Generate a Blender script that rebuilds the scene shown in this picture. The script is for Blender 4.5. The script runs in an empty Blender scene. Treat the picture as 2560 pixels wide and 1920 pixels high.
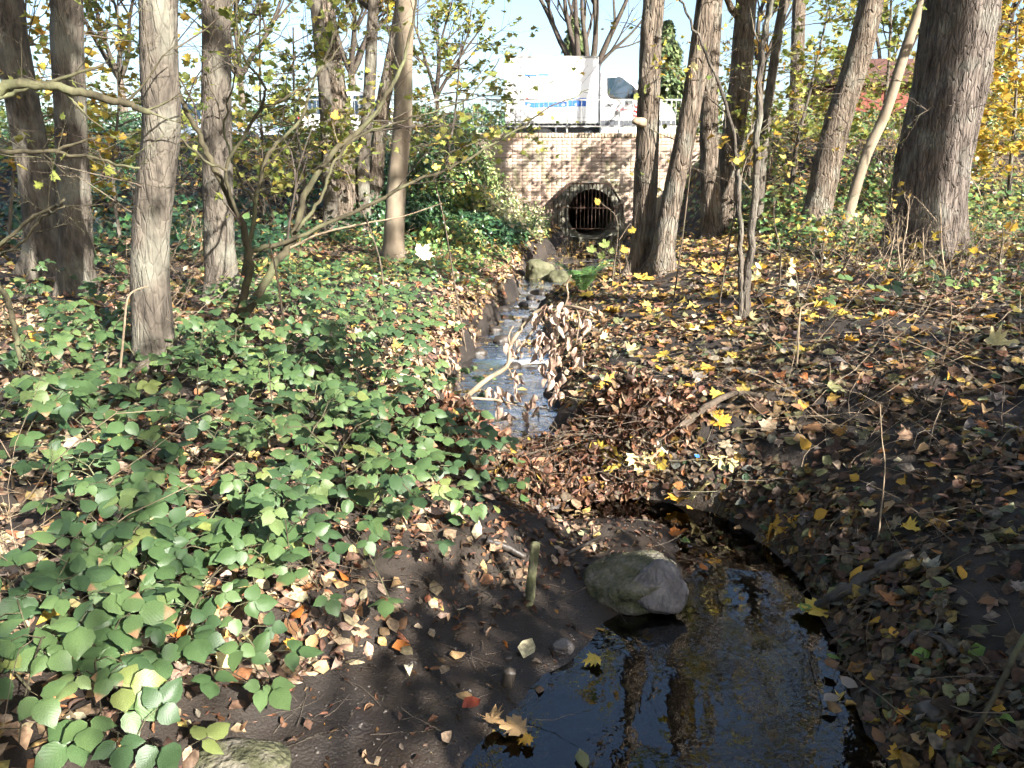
import bpy, bmesh, math, random
import numpy as np
from mathutils import Vector, Matrix, Quaternion

# ------------------------------------------------------------------ camera, sky, sun, exposure
SC = bpy.context.scene
COL = SC.collection
R = math.radians
CAM_Z, PITCH, FPX = 1.62, R(14.3), 2000.0
SUN_EL, SUN_AZ = R(28), R(40)                     # azimuth: degrees right of straight behind the camera
cam_d = bpy.data.cameras.new('camera'); cam = bpy.data.objects.new('camera', cam_d); COL.objects.link(cam)
cam.location = (0, 0, CAM_Z); cam.rotation_euler = (R(90) - PITCH, 0, 0)
cam_d.sensor_width = 36; cam_d.lens = 36 * FPX / 2560; cam_d.clip_start = .05; cam_d.clip_end = 2000
SC.camera = cam
world = bpy.data.worlds.new('World'); SC.world = world; world.use_nodes = True
wn = world.node_tree; bg = wn.nodes['Background']
sky = wn.nodes.new('ShaderNodeTexSky'); sky.sky_type = 'NISHITA'; sky.sun_disc = False
sky.sun_elevation = SUN_EL; sky.sun_rotation = R(180) - SUN_AZ
sky.air_density = 1.0; sky.dust_density = 1.8; sky.ozone_density = 1.5
wn.links.new(sky.outputs[0], bg.inputs[0]); bg.inputs[1].default_value = .076
S_DIR = Vector((math.sin(SUN_AZ) * math.cos(SUN_EL), -math.cos(SUN_AZ) * math.cos(SUN_EL), math.sin(SUN_EL)))
sun_d = bpy.data.lights.new('sun', 'SUN'); sun = bpy.data.objects.new('sun', sun_d); COL.objects.link(sun)
sun_d.energy = 5.0; sun_d.angle = R(.55); sun_d.color = (1, .955, .88)
sun.rotation_euler = (-S_DIR).to_track_quat('-Z', 'Y').to_euler(); sun.location = (6, -8, 12)
vs = SC.view_settings; vs.view_transform = 'Standard'; vs.look = 'None'; vs.exposure = 2.05; vs.gamma = 1
vs.use_curve_mapping = False
SC.cycles.max_bounces = 3; SC.cycles.diffuse_bounces = 2; SC.cycles.glossy_bounces = 2; SC.cycles.transmission_bounces = 2
SC.cycles.use_adaptive_sampling = True; SC.cycles.adaptive_threshold = .06; SC.cycles.adaptive_min_samples = 10; SC.cycles.use_light_tree = False
SC.cycles.transparent_max_bounces = 4; SC.cycles.use_denoising = True
SC.cycles.caustics_reflective = False; SC.cycles.caustics_refractive = False

rng = np.random.default_rng(7)
random.seed(7)

# ------------------------------------------------------------------ small maths
def sstep(a, b, x):
    t = np.clip((np.asarray(x, float) - a) / (b - a), 0, 1); return t * t * (3 - 2 * t)

def _hash(ix, iy, iz, seed):
    h = (ix.astype(np.int64) * 374761393 + iy.astype(np.int64) * 668265263 + iz.astype(np.int64) * 2147483647 + seed * 974711) & 0xffffffff
    h = ((h ^ (h >> 13)) * 1274126177) & 0xffffffff
    return ((h ^ (h >> 16)) & 0xffff) / 65535.0

def vnoise(x, y, z=0, seed=0):
    x, y, z = np.broadcast_arrays(np.asarray(x, float), np.asarray(y, float), np.asarray(z, float))
    ix, iy, iz = np.floor(x), np.floor(y), np.floor(z)
    fx, fy, fz = x - ix, y - iy, z - iz
    fx, fy, fz = [f * f * (3 - 2 * f) for f in (fx, fy, fz)]
    r = 0
    for a in (0, 1):
        for b in (0, 1):
            for c in (0, 1):
                w = (fx if a else 1 - fx) * (fy if b else 1 - fy) * (fz if c else 1 - fz)
                r = r + w * _hash(ix + a, iy + b, iz + c, seed)
    return r * 2 - 1

def fbm(x, y, z=0, o=4, seed=0):
    r, a, f = 0, .5, 1.0
    for k in range(o):
        r = r + a * vnoise(np.asarray(x) * f, np.asarray(y) * f, np.asarray(z) * f, seed + k); a *= .5; f *= 2.03
    return r

# ------------------------------------------------------------------ the lie of the land
_SY = np.array([-60, -3, 1.0, 1.6, 2.2, 2.7, 3.05, 3.5, 3.75, 3.92, 4.08, 4.3, 4.55, 4.9, 5.5, 7, 8.5, 10, 11.5, 13.5, 16, 21, 40])
_SX = np.array([.2, .25, .30, .38, .55, .78, .97, .98, .82, .45, .14, .02, .0, -.02, -.04, -.02, .03, .22, .55, 1.0, 1.5, 2.08, 2.08])
_SW = np.array([.8, .8, .80, .72, .55, .42, .24, .17, .20, .30, .36, .36, .35, .36, .40, .40, .29, .28, .52, .75, .85, .80, .8])
_SZ = np.array([0, 0, 0, 0, 0, 0, 0, 0, .0, .03, .09, .12, .12, .12, .12, .13, .14, .15, .16, .16, .16, .16, .16])

def stream(y):
    return np.interp(y, _SY, _SX), np.interp(y, _SY, _SW), np.interp(y, _SY, _SZ)

def H(x, y):
    x = np.asarray(x, float); y = np.asarray(y, float)
    xc, hw, zw = stream(y)
    s = x - xc + (.15 * vnoise(x * .0 + 3.1, y * 2.3, 0, 5) + .05 * vnoise(x * 5, y * 6.5, 0, 6)) * sstep(3, 5, y)
    d = np.abs(s) - hw
    near = 1 - sstep(3.2, 4.6, y)
    zl = near * np.interp(d, [0, .1, .55, .85, 1.5, 3, 6, 15, 60], [0, .03, .11, .27, .40, .50, .62, .9, 1.6]) \
        + (1 - near) * np.interp(d, [0, .05, .16, .8, 2, 5, 15, 60], [0, .17, .27, .38, .44, .58, .9, 1.6])
    zr = near * np.interp(d, [0, .08, .28, .8, 2, 4, 8, 15, 60], [0, .11, .23, .46, .74, .95, 1.15, 1.4, 2.4]) \
        + (1 - near) * np.interp(d, [0, .06, .25, 1.2, 3, 6, 15, 60], [0, .13, .22, .36, .58, .8, 1.1, 2.0])
    dep = np.where(y < 4.1, .10, .13)
    ins = -dep * np.clip(1 - (s / hw) ** 2, 0, 1)
    z = zw + np.where(d > 0, np.where(s < 0, zl, zr), ins)
    # debris dam, the hollow under it, and the gravel bar that carries the mossy stone
    ridge = np.exp(-((y - 4.12 - .15 * (x - .1)) / np.where(y < 4.12 + .15 * (x - .1), .10, .17)) ** 2) * sstep(-.6, -.2, x) * (1 - sstep(.6, .95, x))
    z = z + .16 * ridge
    z = z - .22 * np.exp(-(((x - .28) / .34) ** 2 + ((y - 3.70) / .13) ** 2))
    z = z - .10 * np.exp(-(((x + .1) / .25) ** 2 + ((y - 3.48) / .10) ** 2))
    lumps = .045 * fbm(x * 1.7, y * 1.7, 0, 4, 11) + .05 * vnoise(x * .5, y * .5, 0, 3)
    z = z + lumps * sstep(-.05, .5, d)+ .006 * vnoise(x * 9, y * 9, 0, 8) + .010 * fbm(x * 13, y * 13, 0, 3, 19) * sstep(-.1, .1, d) + .032 * fbm(x * 5.5, y * 5.5, 0, 3, 15) * (1 - sstep(3.9, 4.3, y)) * sstep(-.22, .02, d)
    # bank up to the road either side of the headwall
    m = np.where(x < 2.05, sstep(1.75, 3.5, 2.05 - x), sstep(1.5, 3.4, x - 2.05))
    e = np.where(x < 2.05, sstep(12.5, 20.6, y), sstep(13.0, 20.6, y)) * m
    z = z * (1 - e) + 2.60 * e
    return z

def ray(px, py):
    a, b = (px - 1280) / FPX, (960 - py) / FPX
    return np.array([a, math.cos(PITCH) + b * math.sin(PITCH), -math.sin(PITCH) + b * math.cos(PITCH)])

_lx = np.arange(-12, 12.01, .04); _ly = np.arange(0, 21.01, .04)
_LX, _LY = np.meshgrid(_lx, _ly); _LZ = H(_LX, _LY)
def Hq(x, y):
    """quick look-up of the ground height"""
    x = np.asarray(x, float); y = np.asarray(y, float)
    fx = np.clip((x + 12) / .04, 0, len(_lx) - 1.001); fy = np.clip(y / .04, 0, len(_ly) - 1.001); i = fx.astype(int); j = fy.astype(int); fx = fx - i; fy = fy - j
    return (_LZ[j, i] * (1 - fx) + _LZ[j, i + 1] * fx) * (1 - fy) + (_LZ[j + 1, i] * (1 - fx) + _LZ[j + 1, i + 1] * fx) * fy

_TT = np.concatenate([np.arange(.6, 9, .008), np.arange(9, 40, .03)])
def G(px, py, lift=0.0):
    """where the sight line through a photo pixel meets the ground"""
    d = ray(px, py); t = _TT
    x, y, z = d[0] * t, d[1] * t, CAM_Z + d[2] * t
    h = np.where(y < 21, Hq(x, y), 2.6)
    k = np.argmax(z < h) if (z < h).any() else len(t) - 1
    return Vector((x[k], y[k], float(h[k]) + lift))

def At(px, py, Y):
    d = ray(px, py); t = Y / d[1]
    return Vector((d[0] * t, Y, CAM_Z + d[2] * t))

def wpx(px, Y):
    """photo pixels to metres at depth Y"""
    return px * Y / FPX

def hz(x, y):
    if abs(x) > 11.9 or y < 0 or y > 20.9: return float(H(np.array([x]), np.array([y]))[0])
    fx, fy = (x + 12) / .04, y / .04; i, j = int(fx), int(fy); fx -= i; fy -= j
    return float((_LZ[j, i] * (1 - fx) + _LZ[j, i + 1] * fx) * (1 - fy) + (_LZ[j + 1, i] * (1 - fx) + _LZ[j + 1, i + 1] * fx) * fy)

def normals_at(x, y):
    e = .03; F = Hq if np.max(np.abs(x)) < 11.9 else H
    gx = (F(x + e, y) - F(x - e, y)) / (2 * e); gy = (F(x, y + e) - F(x, y - e)) / (2 * e)
    n = np.stack([-gx, -gy, np.ones_like(gx)], -1); return n / np.linalg.norm(n, axis=-1, keepdims=True)

# ------------------------------------------------------------------ materials
M = {}
def newmat(name):
    m = bpy.data.materials.new(name); m.use_nodes = True; M[name] = m
    nt = m.node_tree; return m, nt, nt.nodes, nt.links, nt.nodes['Principled BSDF']

def N(nt, typ, **kw):
    n = nt.nodes.new(typ)
    for k, v in kw.items():
        if k.startswith('i_'):
            key = k[2:]
            key = int(key) if key.isdigit() else key.replace('_', ' ')
            n.inputs[key].default_value = v
        else: setattr(n, k, v)
    return n

def ramp(nt, stops):
    n = nt.nodes.new('ShaderNodeValToRGB'); cr = n.color_ramp
    while len(cr.elements) < len(stops): cr.elements.new(.5)
    for e, (p, c) in zip(cr.elements, stops): e.position = p; e.color = (*c, 1) if len(c) == 3 else c
    return n

def coords(nt, scale=(1, 1, 1), kind='Object'):
    tc = nt.nodes.new('ShaderNodeTexCoord'); mp = nt.nodes.new('ShaderNodeMapping')
    mp.inputs['Scale'].default_value = scale; nt.links.new(tc.outputs[kind], mp.inputs[0]); return mp.outputs[0]

def worldpos(nt, scale=(1, 1, 1)):
    tc = nt.nodes.new('ShaderNodeNewGeometry'); mp = nt.nodes.new('ShaderNodeMapping')
    mp.inputs['Scale'].default_value = scale; nt.links.new(tc.outputs['Position'], mp.inputs[0]); return mp.outputs[0]

def noise_mat(name, stops, scale=5, detail=6, rough=.85, bump=.3, bdist=.02, stretch=(1, 1, 1), spec=.3, bscale=None, metal=0, coat=0):
    m, nt, no, li, p = newmat(name)
    v = worldpos(nt, stretch)
    n = N(nt, 'ShaderNodeTexNoise', i_Scale=scale, i_Detail=min(detail, 5)); li.new(v, n.inputs['Vector'])
    r = ramp(nt, stops); li.new(n.outputs[0], r.inputs[0]); li.new(r.outputs[0], p.inputs['Base Color'])
    p.inputs['Roughness'].default_value = rough; p.inputs['Specular IOR Level'].default_value = spec
    p.inputs['Metallic'].default_value = metal; p.inputs['Coat Weight'].default_value = coat
    if bump:
        n2 = N(nt, 'ShaderNodeTexNoise', i_Scale=bscale or scale * 2.5, i_Detail=3); li.new(v, n2.inputs['Vector'])
        b = N(nt, 'ShaderNodeBump', i_Strength=bump, i_Distance=bdist); li.new(n2.outputs[0], b.inputs['Height']); li.new(b.outputs[0], p.inputs['Normal'])
    return m

# wet soil and mud
def soil_mat():
    m, nt, no, li, p = newmat('soil')
    v = worldpos(nt)
    n1 = N(nt, 'ShaderNodeTexNoise', i_Scale=2.2, i_Detail=5); li.new(v, n1.inputs['Vector'])
    r1 = ramp(nt, [(.3, (.014, .010, .008)), (.5, (.030, .022, .016)), (.75, (.060, .045, .034))]); li.new(n1.outputs[0], r1.inputs[0])
    n2 = N(nt, 'ShaderNodeTexVoronoi', i_Scale=120.0); li.new(v, n2.inputs['Vector'])
    r2 = ramp(nt, [(.0, (1.5, 1.4, 1.3)), (.25, (.9, .9, .9)), (.6, (.8, .8, .8))]); li.new(n2.outputs[0], r2.inputs[0])
    mx = N(nt, 'ShaderNodeMix', data_type='RGBA', blend_type='MULTIPLY'); mx.inputs[0].default_value = .6
    li.new(r1.outputs[0], mx.inputs[6]); li.new(r2.outputs[0], mx.inputs[7]); li.new(mx.outputs[2], p.inputs['Base Color'])
    n3 = N(nt, 'ShaderNodeTexNoise', i_Scale=6.0, i_Detail=3); li.new(v, n3.inputs['Vector'])
    r3 = ramp(nt, [(.35, (.0,) * 3), (.6, (.25,) * 3)]); li.new(n3.outputs[0], r3.inputs[0])
    sz_ = N(nt, 'ShaderNodeSeparateXYZ'); li.new(v, sz_.inputs[0]); wet = N(nt, 'ShaderNodeMapRange', i_1=.02, i_2=.16, i_3=.28, i_4=.66); li.new(sz_.outputs[2], wet.inputs[0])
    ar = N(nt, 'ShaderNodeMath', operation='ADD'); li.new(r3.outputs[0], ar.inputs[0]); li.new(wet.outputs[0], ar.inputs[1]); li.new(ar.outputs[0], p.inputs['Roughness'])
    n4 = N(nt, 'ShaderNodeTexNoise', i_Scale=21.0, i_Detail=7, i_Roughness=.72); li.new(v, n4.inputs['Vector'])
    ad = N(nt, 'ShaderNodeMath', operation='MULTIPLY_ADD', i_1=-.35); li.new(n2.outputs[0], ad.inputs[0]); li.new(n4.outputs[0], ad.inputs[2])
    b = N(nt, 'ShaderNodeBump', i_Strength=.6, i_Distance=.012); li.new(ad.outputs[0], b.inputs['Height']); li.new(b.outputs[0], p.inputs['Normal'])
    p.inputs['Specular IOR Level'].default_value = .45
soil_mat()

def leaf_mat(name, trans=.25, rough=.5, spec=.35, vein=0, mott=.35, sheen=0):
    """colour from the mesh attribute col, mottled; thin-leaf translucency"""
    m, nt, no, li, p = newmat(name)
    a = N(nt, 'ShaderNodeAttribute', attribute_name='col')
    n = N(nt, 'ShaderNodeTexNoise', i_Scale=70.0 if not vein else 40.0, i_Detail=1.5)
    li.new((coords(nt) if vein else worldpos(nt)), n.inputs['Vector'])
    r = ramp(nt, [(.3, (1 - mott,) * 3), (.7, (1 + mott * .6,) * 3)]); li.new(n.outputs[0], r.inputs[0])
    mx = N(nt, 'ShaderNodeMix', data_type='RGBA', blend_type='MULTIPLY'); mx.inputs[0].default_value = 1
    li.new(a.outputs['Color'], mx.inputs[6]); li.new(r.outputs[0], mx.inputs[7])
    col = mx.outputs[2]
    if vein:                                       # side veins, in leaf coordinates (attribute luv: across, along)
        u = N(nt, 'ShaderNodeAttribute', attribute_name='luv'); sx = N(nt, 'ShaderNodeSeparateXYZ'); li.new(u.outputs['Vector'], sx.inputs[0])
        ab = N(nt, 'ShaderNodeMath', operation='ABSOLUTE'); li.new(sx.outputs[0], ab.inputs[0])
        ma = N(nt, 'ShaderNodeMath', operation='MULTIPLY_ADD', i_1=-.9); li.new(ab.outputs[0], ma.inputs[0]); li.new(sx.outputs[1], ma.inputs[2])
        sc = N(nt, 'ShaderNodeMath', operation='MULTIPLY', i_1=9.0); li.new(ma.outputs[0], sc.inputs[0])
        fr = N(nt, 'ShaderNodeMath', operation='PINGPONG', i_1=.5); li.new(sc.outputs[0], fr.inputs[0])
        mid = N(nt, 'ShaderNodeMath', operation='MULTIPLY', i_1=12.0); li.new(ab.outputs[0], mid.inputs[0])
        mn = N(nt, 'ShaderNodeMath', operation='MINIMUM'); li.new(fr.outputs[0], mn.inputs[0]); li.new(mid.outputs[0], mn.inputs[1])
        vr = ramp(nt, [(.0, (1.12, 1.09, 1.06)), (.08, (1.0, 1.0, 1.0)), (.5, (.97, .98, .98))]); li.new(mn.outputs[0], vr.inputs[0])
        m2 = N(nt, 'ShaderNodeMix', data_type='RGBA', blend_type='MULTIPLY'); m2.inputs[0].default_value = 1
        li.new(col, m2.inputs[6]); li.new(vr.outputs[0], m2.inputs[7]); col = m2.outputs[2]
        b = N(nt, 'ShaderNodeBump', i_Strength=.16, i_Distance=.003); li.new(mn.outputs[0], b.inputs['Height']); li.new(b.outputs[0], p.inputs['Normal'])
    li.new(col, p.inputs['Base Color']); p.inputs['Roughness'].default_value = rough; p.inputs['Specular IOR Level'].default_value = spec
    if sheen: p.inputs['Sheen Weight'].default_value = sheen
    tr = N(nt, 'ShaderNodeBsdfTranslucent'); li.new(col, tr.inputs['Color'])
    ms = N(nt, 'ShaderNodeMixShader'); ms.inputs[0].default_value = trans
    li.new(p.outputs[0], ms.inputs[1]); li.new(tr.outputs[0], ms.inputs[2]); li.new(ms.outputs[0], no['Material Output'].inputs[0])
    return m
leaf_mat('dead_leaf', .10, .62, .3, mott=.45)
leaf_mat('fallen_leaf', .12, .55, .3, vein=1, mott=.3)
leaf_mat('hanging_leaf', .5, .5, .3, mott=.25)
leaf_mat('green_leaf', .16, .46, .38, vein=1, mott=.3)
leaf_mat('ivy_leaf', .15, .36, .5, mott=.3)

def bark_mat(name, lo, hi, ridge=9.0, stretch=.16, bump=.9, dist=.03, lich=(.30, .31, .26), lamt=.35, crack=.45):
    m, nt, no, li, p = newmat(name)
    v = worldpos(nt, (1, 1, stretch))
    n = N(nt, 'ShaderNodeTexNoise', i_Scale=ridge, i_Detail=5, i_Roughness=.62); li.new(v, n.inputs['Vector'])
    vo = N(nt, 'ShaderNodeTexVoronoi', i_Scale=ridge * 1.6, feature='DISTANCE_TO_EDGE'); li.new(v, vo.inputs['Vector'])
    r = ramp(nt, [(.3, lo), (.7, hi)]); li.new(n.outputs[0], r.inputs[0])
    v2 = worldpos(nt); n2 = N(nt, 'ShaderNodeTexNoise', i_Scale=3.5, i_Detail=4); li.new(v2, n2.inputs['Vector'])
    r2 = ramp(nt, [(.5, (0, 0, 0)), (.7, (lamt,) * 3)]); li.new(n2.outputs[0], r2.inputs[0])
    mx = N(nt, 'ShaderNodeMix', data_type='RGBA'); li.new(r2.outputs[0], mx.inputs[0]); li.new(r.outputs[0], mx.inputs[6]); mx.inputs[7].default_value = (*lich, 1)
    li.new(mx.outputs[2], p.inputs['Base Color'])
    r3 = ramp(nt, [(0, (0, 0, 0)), (.12, (1, 1, 1))]); li.new(vo.outputs[0], r3.inputs[0])
    ad = N(nt, 'ShaderNodeMath', operation='MULTIPLY_ADD', i_1=crack); li.new(r3.outputs[0], ad.inputs[0]); li.new(n.outputs[0], ad.inputs[2])
    b = N(nt, 'ShaderNodeBump', i_Strength=bump, i_Distance=dist); li.new(ad.outputs[0], b.inputs['Height']); li.new(b.outputs[0], p.inputs['Normal'])
    p.inputs['Roughness'].default_value = .88; p.inputs['Specular IOR Level'].default_value = .2
bark_mat('bark_ridged', (.040, .030, .022), (.24, .19, .145), 17, .16, 1.0, .05)
bark_mat('bark_plated', (.035, .027, .022), (.20, .165, .14), 19, .18, 1.0, .05)
bark_mat('bark_grey', (.035, .029, .024), (.165, .14, .112), 18, .28, 1.0, .03, (.23, .225, .18), .65, .16)
bark_mat('bark_smooth', (.14, .11, .078), (.27, .22, .16), 5, .6, .2, .006, (.30, .29, .2), .3)
bark_mat('twig', (.06, .046, .034), (.18, .14, .105), 25, .4, .3, .004, (.2, .21, .12), .35)
bark_mat('twig_dark', (.035, .027, .022), (.10, .08, .065), 25, .4, .3, .004, (.12, .13, .07), .3)
bark_mat('twig_olive', (.022, .019, .012), (.105, .09, .055), 14, .4, .35, .006, (.22, .24, .12), .5)
noise_mat('straw', [(.3, (.14, .10, .065)), (.7, (.34, .265, .18))], 12, 3, .7, .1, .002)
noise_mat('wet_wood', [(.3, (.018, .014, .011)), (.7, (.07, .055, .042))], 14, 6, .5, .8, .01, (1, 1, .3), .5)
noise_mat('mossy_wood', [(.3, (.05, .05, .03)), (.7, (.15, .15, .075))], 22, 6, .85, .8, .01)
noise_mat('mossy_stone', [(.28, (.035, .036, .02)), (.45, (.085, .085, .045)), (.56, (.13, .118, .085)), (.72, (.20, .18, .145))], 14, 8, .85, 1.0, .02, bscale=60)
noise_mat('green_stone', [(.3, (.06, .06, .032)), (.55, (.11, .108, .06)), (.75, (.17, .16, .10))], 6, 8, .8, .4, .01, bscale=40)
noise_mat('slate_stone', [(.3, (.05, .043, .042)), (.55, (.13, .115, .11)), (.75, (.24, .215, .205))], 16, 9, .42, 1.0, .02, (1, 1, .35), .5)
noise_mat('pebble', [(.3, (.03, .026, .022)), (.7, (.11, .095, .085))], 30, 4, .6, .2, .004, spec=.4)
noise_mat('concrete', [(.3, (.12, .115, .085)), (.55, (.23, .22, .17)), (.75, (.36, .34, .28))], 5, 8, .9, .3, .01, bscale=40)
noise_mat('rust', [(.3, (.022, .014, .011)), (.6, (.065, .034, .022)), (.8, (.12, .065, .042))], 30, 6, .85, .4, .003)
noise_mat('galvanised', [(.3, (.20, .20, .19)), (.7, (.36, .36, .34))], 9, 4, .5, .05, .002, spec=.5, metal=.2)
noise_mat('mortar', [(.3, (.27, .20, .155)), (.7, (.37, .29, .23))], 14, 6, .95, .5, .006)
noise_mat('asphalt', [(.3, (.035, .035, .036)), (.7, (.06, .06, .06))], 60, 4, .9, .3, .004)
noise_mat('paving', [(.3, (.20, .19, .18)), (.7, (.30, .29, .27))], 6, 5, .9, .2, .004)
noise_mat('kerb', [(.3, (.25, .24, .23)), (.7, (.36, .35, .33))], 10, 5, .9, .2, .004)
noise_mat('meadow', [(.3, (.05, .06, .02)), (.7, (.10, .10, .04))], 3, 6, .95, .6, .03)
noise_mat('van_white', [(.3, (.74, .74, .74)), (.7, (.80, .80, .79))], 1.5, 3, .3, 0, spec=.5, coat=.4)
noise_mat('car_silver_blue', [(.3, (.34, .42, .52)), (.7, (.38, .46, .56))], 1.5, 3, .3, 0, spec=.5, coat=.5)
noise_mat('grey_plastic', [(.3, (.05, .055, .065)), (.7, (.085, .09, .10))], 6, 4, .6, .1, .002)
noise_mat('rubber', [(.3, (.012, .012, .012)), (.7, (.025, .025, .025))], 20, 4, .75, .1, .002)
noise_mat('wheel_metal', [(.3, (.30, .30, .30)), (.7, (.42, .42, .42))], 9, 4, .4, .05, .002, metal=.6)
noise_mat('print_blue', [(.3, (.03, .11, .42)), (.7, (.05, .16, .52))], 7, 3, .4, 0)
noise_mat('print_red', [(.3, (.55, .03, .03)), (.7, (.62, .05, .045))], 7, 3, .4, 0)
noise_mat('print_black', [(.3, (.012, .012, .014)), (.7, (.03, .03, .03))], 7, 3, .4, 0)
noise_mat('blue_film', [(.3, (.02, .10, .45)), (.7, (.06, .22, .70))], 40, 4, .3, .3, .004, spec=.5)
noise_mat('white_film', [(.3, (.45, .46, .48)), (.7, (.7, .7, .72))], 40, 4, .3, .3, .004, spec=.5)
noise_mat('red_render', [(.3, (.17, .05, .04)), (.7, (.22, .07, .05))], 5, 4, .9, .1, .004)
noise_mat('roof_tile', [(.3, (.06, .03, .028)), (.7, (.12, .055, .045))], 8, 5, .8, .4, .02)
noise_mat('lamp_glass', [(.3, (.6, .6, .62)), (.7, (.7, .7, .72))], 8, 2, .15, 0, spec=.6)
def glass_mat():
    m, nt, no, li, p = newmat('car_glass')
    p.inputs['Base Color'].default_value = (.02, .035, .05, 1); p.inputs['Roughness'].default_value = .05
    p.inputs['Specular IOR Level'].default_value = .9; p.inputs['IOR'].default_value = 1.6
    v = worldpos(nt); n = N(nt, 'ShaderNodeTexNoise', i_Scale=2.0); li.new(v, n.inputs['Vector'])
    b = N(nt, 'ShaderNodeBump', i_Strength=.03, i_Distance=.01); li.new(n.outputs[0], b.inputs['Height']); li.new(b.outputs[0], p.inputs['Normal'])
glass_mat()

def brick_mat():
    m, nt, no, li, p = newmat('brick')
    a = N(nt, 'ShaderNodeAttribute', attribute_name='col'); v = worldpos(nt)
    n = N(nt, 'ShaderNodeTexNoise', i_Scale=14.0, i_Detail=6); li.new(v, n.inputs['Vector'])
    r = ramp(nt, [(.3, (.85, .85, .85)), (.7, (1.12, 1.12, 1.12))]); li.new(n.outputs[0], r.inputs[0])
    mx = N(nt, 'ShaderNodeMix', data_type='RGBA', blend_type='MULTIPLY'); mx.inputs[0].default_value = 1
    li.new(a.outputs['Color'], mx.inputs[6]); li.new(r.outputs[0], mx.inputs[7])
    n2 = N(nt, 'ShaderNodeTexNoise', i_Scale=1.3, i_Detail=6, i_Roughness=.6); li.new(v, n2.inputs['Vector'])
    r2 = ramp(nt, [(.30, (.15,) * 3), (.60, (.85,) * 3)]); li.new(n2.outputs[0], r2.inputs[0])
    m2 = N(nt, 'ShaderNodeMix', data_type='RGBA'); li.new(r2.outputs[0], m2.inputs[0]); li.new(mx.outputs[2], m2.inputs[6]); m2.inputs[7].default_value = (.46, .38, .305, 1)
    v3 = worldpos(nt, (1.6, 1, .55)); n3 = N(nt, 'ShaderNodeTexNoise', i_Scale=1.9, i_Detail=7); li.new(v3, n3.inputs['Vector'])
    r3 = ramp(nt, [(.52, (0, 0, 0)), (.7, (.65,) * 3)]); li.new(n3.outputs[0], r3.inputs[0])
    m3 = N(nt, 'ShaderNodeMix', data_type='RGBA'); li.new(r3.outputs[0], m3.inputs[0]); li.new(m2.outputs[2], m3.inputs[6]); m3.inputs[7].default_value = (.20, .24, .10, 1)
    li.new(m3.outputs[2], p.inputs['Base Color']); p.inputs['Roughness'].default_value = .9; p.inputs['Specular IOR Level'].default_value = .2
    n4 = N(nt, 'ShaderNodeTexNoise', i_Scale=60.0, i_Detail=5); li.new(v, n4.inputs['Vector'])
    b = N(nt, 'ShaderNodeBump', i_Strength=.4, i_Distance=.005); li.new(n4.outputs[0], b.inputs['Height']); li.new(b.outputs[0], p.inputs['Normal'])
brick_mat()

def water_mat(name, bs, bd, tint, ior=1.5, rough=.015, stretch=(1, 1, 1), base=.1):
    m, nt, no, li, p = newmat(name); no.remove(p)
    v = worldpos(nt, stretch)
    n = N(nt, 'ShaderNodeTexNoise', i_Scale=bs, i_Detail=4, i_Roughness=.55); li.new(v, n.inputs['Vector'])
    n0 = N(nt, 'ShaderNodeTexNoise', i_Scale=1.7, i_Detail=2); li.new(v, n0.inputs['Vector']); r0 = ramp(nt, [(.38, (.12,) * 3), (.62, (1.6,) * 3)]); li.new(n0.outputs[0], r0.inputs[0])
    mh = N(nt, 'ShaderNodeMath', operation='MULTIPLY'); li.new(n.outputs[0], mh.inputs[0]); li.new(r0.outputs[0], mh.inputs[1])
    b = N(nt, 'ShaderNodeBump', i_Strength=1.0, i_Distance=bd); li.new(mh.outputs[0], b.inputs['Height'])
    f = N(nt, 'ShaderNodeFresnel', i_IOR=ior); li.new(b.outputs[0], f.inputs['Normal'])
    g = N(nt, 'ShaderNodeBsdfGlossy', i_Roughness=rough); li.new(b.outputs[0], g.inputs['Normal'])
    t = N(nt, 'ShaderNodeBsdfTransparent'); t.inputs[0].default_value = (*tint, 1)
    ad = N(nt, 'ShaderNodeMath', operation='MULTIPLY_ADD', i_1=1 - base, i_2=base); li.new(f.outputs[0], ad.inputs[0])
    ms = N(nt, 'ShaderNodeMixShader'); li.new(ad.outputs[0], ms.inputs[0]); li.new(t.outputs[0], ms.inputs[1]); li.new(g.outputs[0], ms.inputs[2])
    li.new(ms.outputs[0], no['Material Output'].inputs[0])
water_mat('pool_water', 5, .003, (.36, .28, .18), 1.6, .012, (1, 1, 1), .04)
water_mat('riffle_water', 10, .020, (.30, .26, .19), 1.6, .012, (.7, 1.3, 1), .72)

# ------------------------------------------------------------------ mesh helpers
def tri_mesh(name, V, T, mat=None, col=None, luv=None, smooth=True):
    V = np.ascontiguousarray(V, np.float32); T = np.ascontiguousarray(T, np.int32)
    me = bpy.data.meshes.new(name)
    me.vertices.add(len(V)); me.vertices.foreach_set('co', V.ravel())
    me.loops.add(T.size); me.loops.foreach_set('vertex_index', T.ravel())
    me.polygons.add(len(T)); me.polygons.foreach_set('loop_start', np.arange(0, T.size, 3, dtype=np.int32))
    if smooth: me.polygons.foreach_set('use_smooth', np.ones(len(T), bool))
    if col is not None:
        a = me.color_attributes.new('col', 'FLOAT_COLOR', 'POINT')
        c = np.ones((len(V), 4), np.float32); c[:, :3] = col; a.data.foreach_set('color', c.ravel())
    if luv is not None:
        a = me.attributes.new('luv', 'FLOAT_VECTOR', 'POINT')
        c = np.zeros((len(V), 3), np.float32); c[:, :2] = luv; a.data.foreach_set('vector', c.ravel())
    me.update(calc_edges=True)
    if mat: me.materials.append(M[mat])
    return me

def link(name, me, parent=None):
    o = bpy.data.objects.new(name, me); COL.objects.link(o)
    if parent is not None:
        o.parent = parent; o.matrix_parent_inverse = Matrix.Translation(-root_loc(parent))
    return o

_LOC = {}
def root_loc(o):
    return _LOC.get(o.name, Vector((0, 0, 0)))

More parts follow.
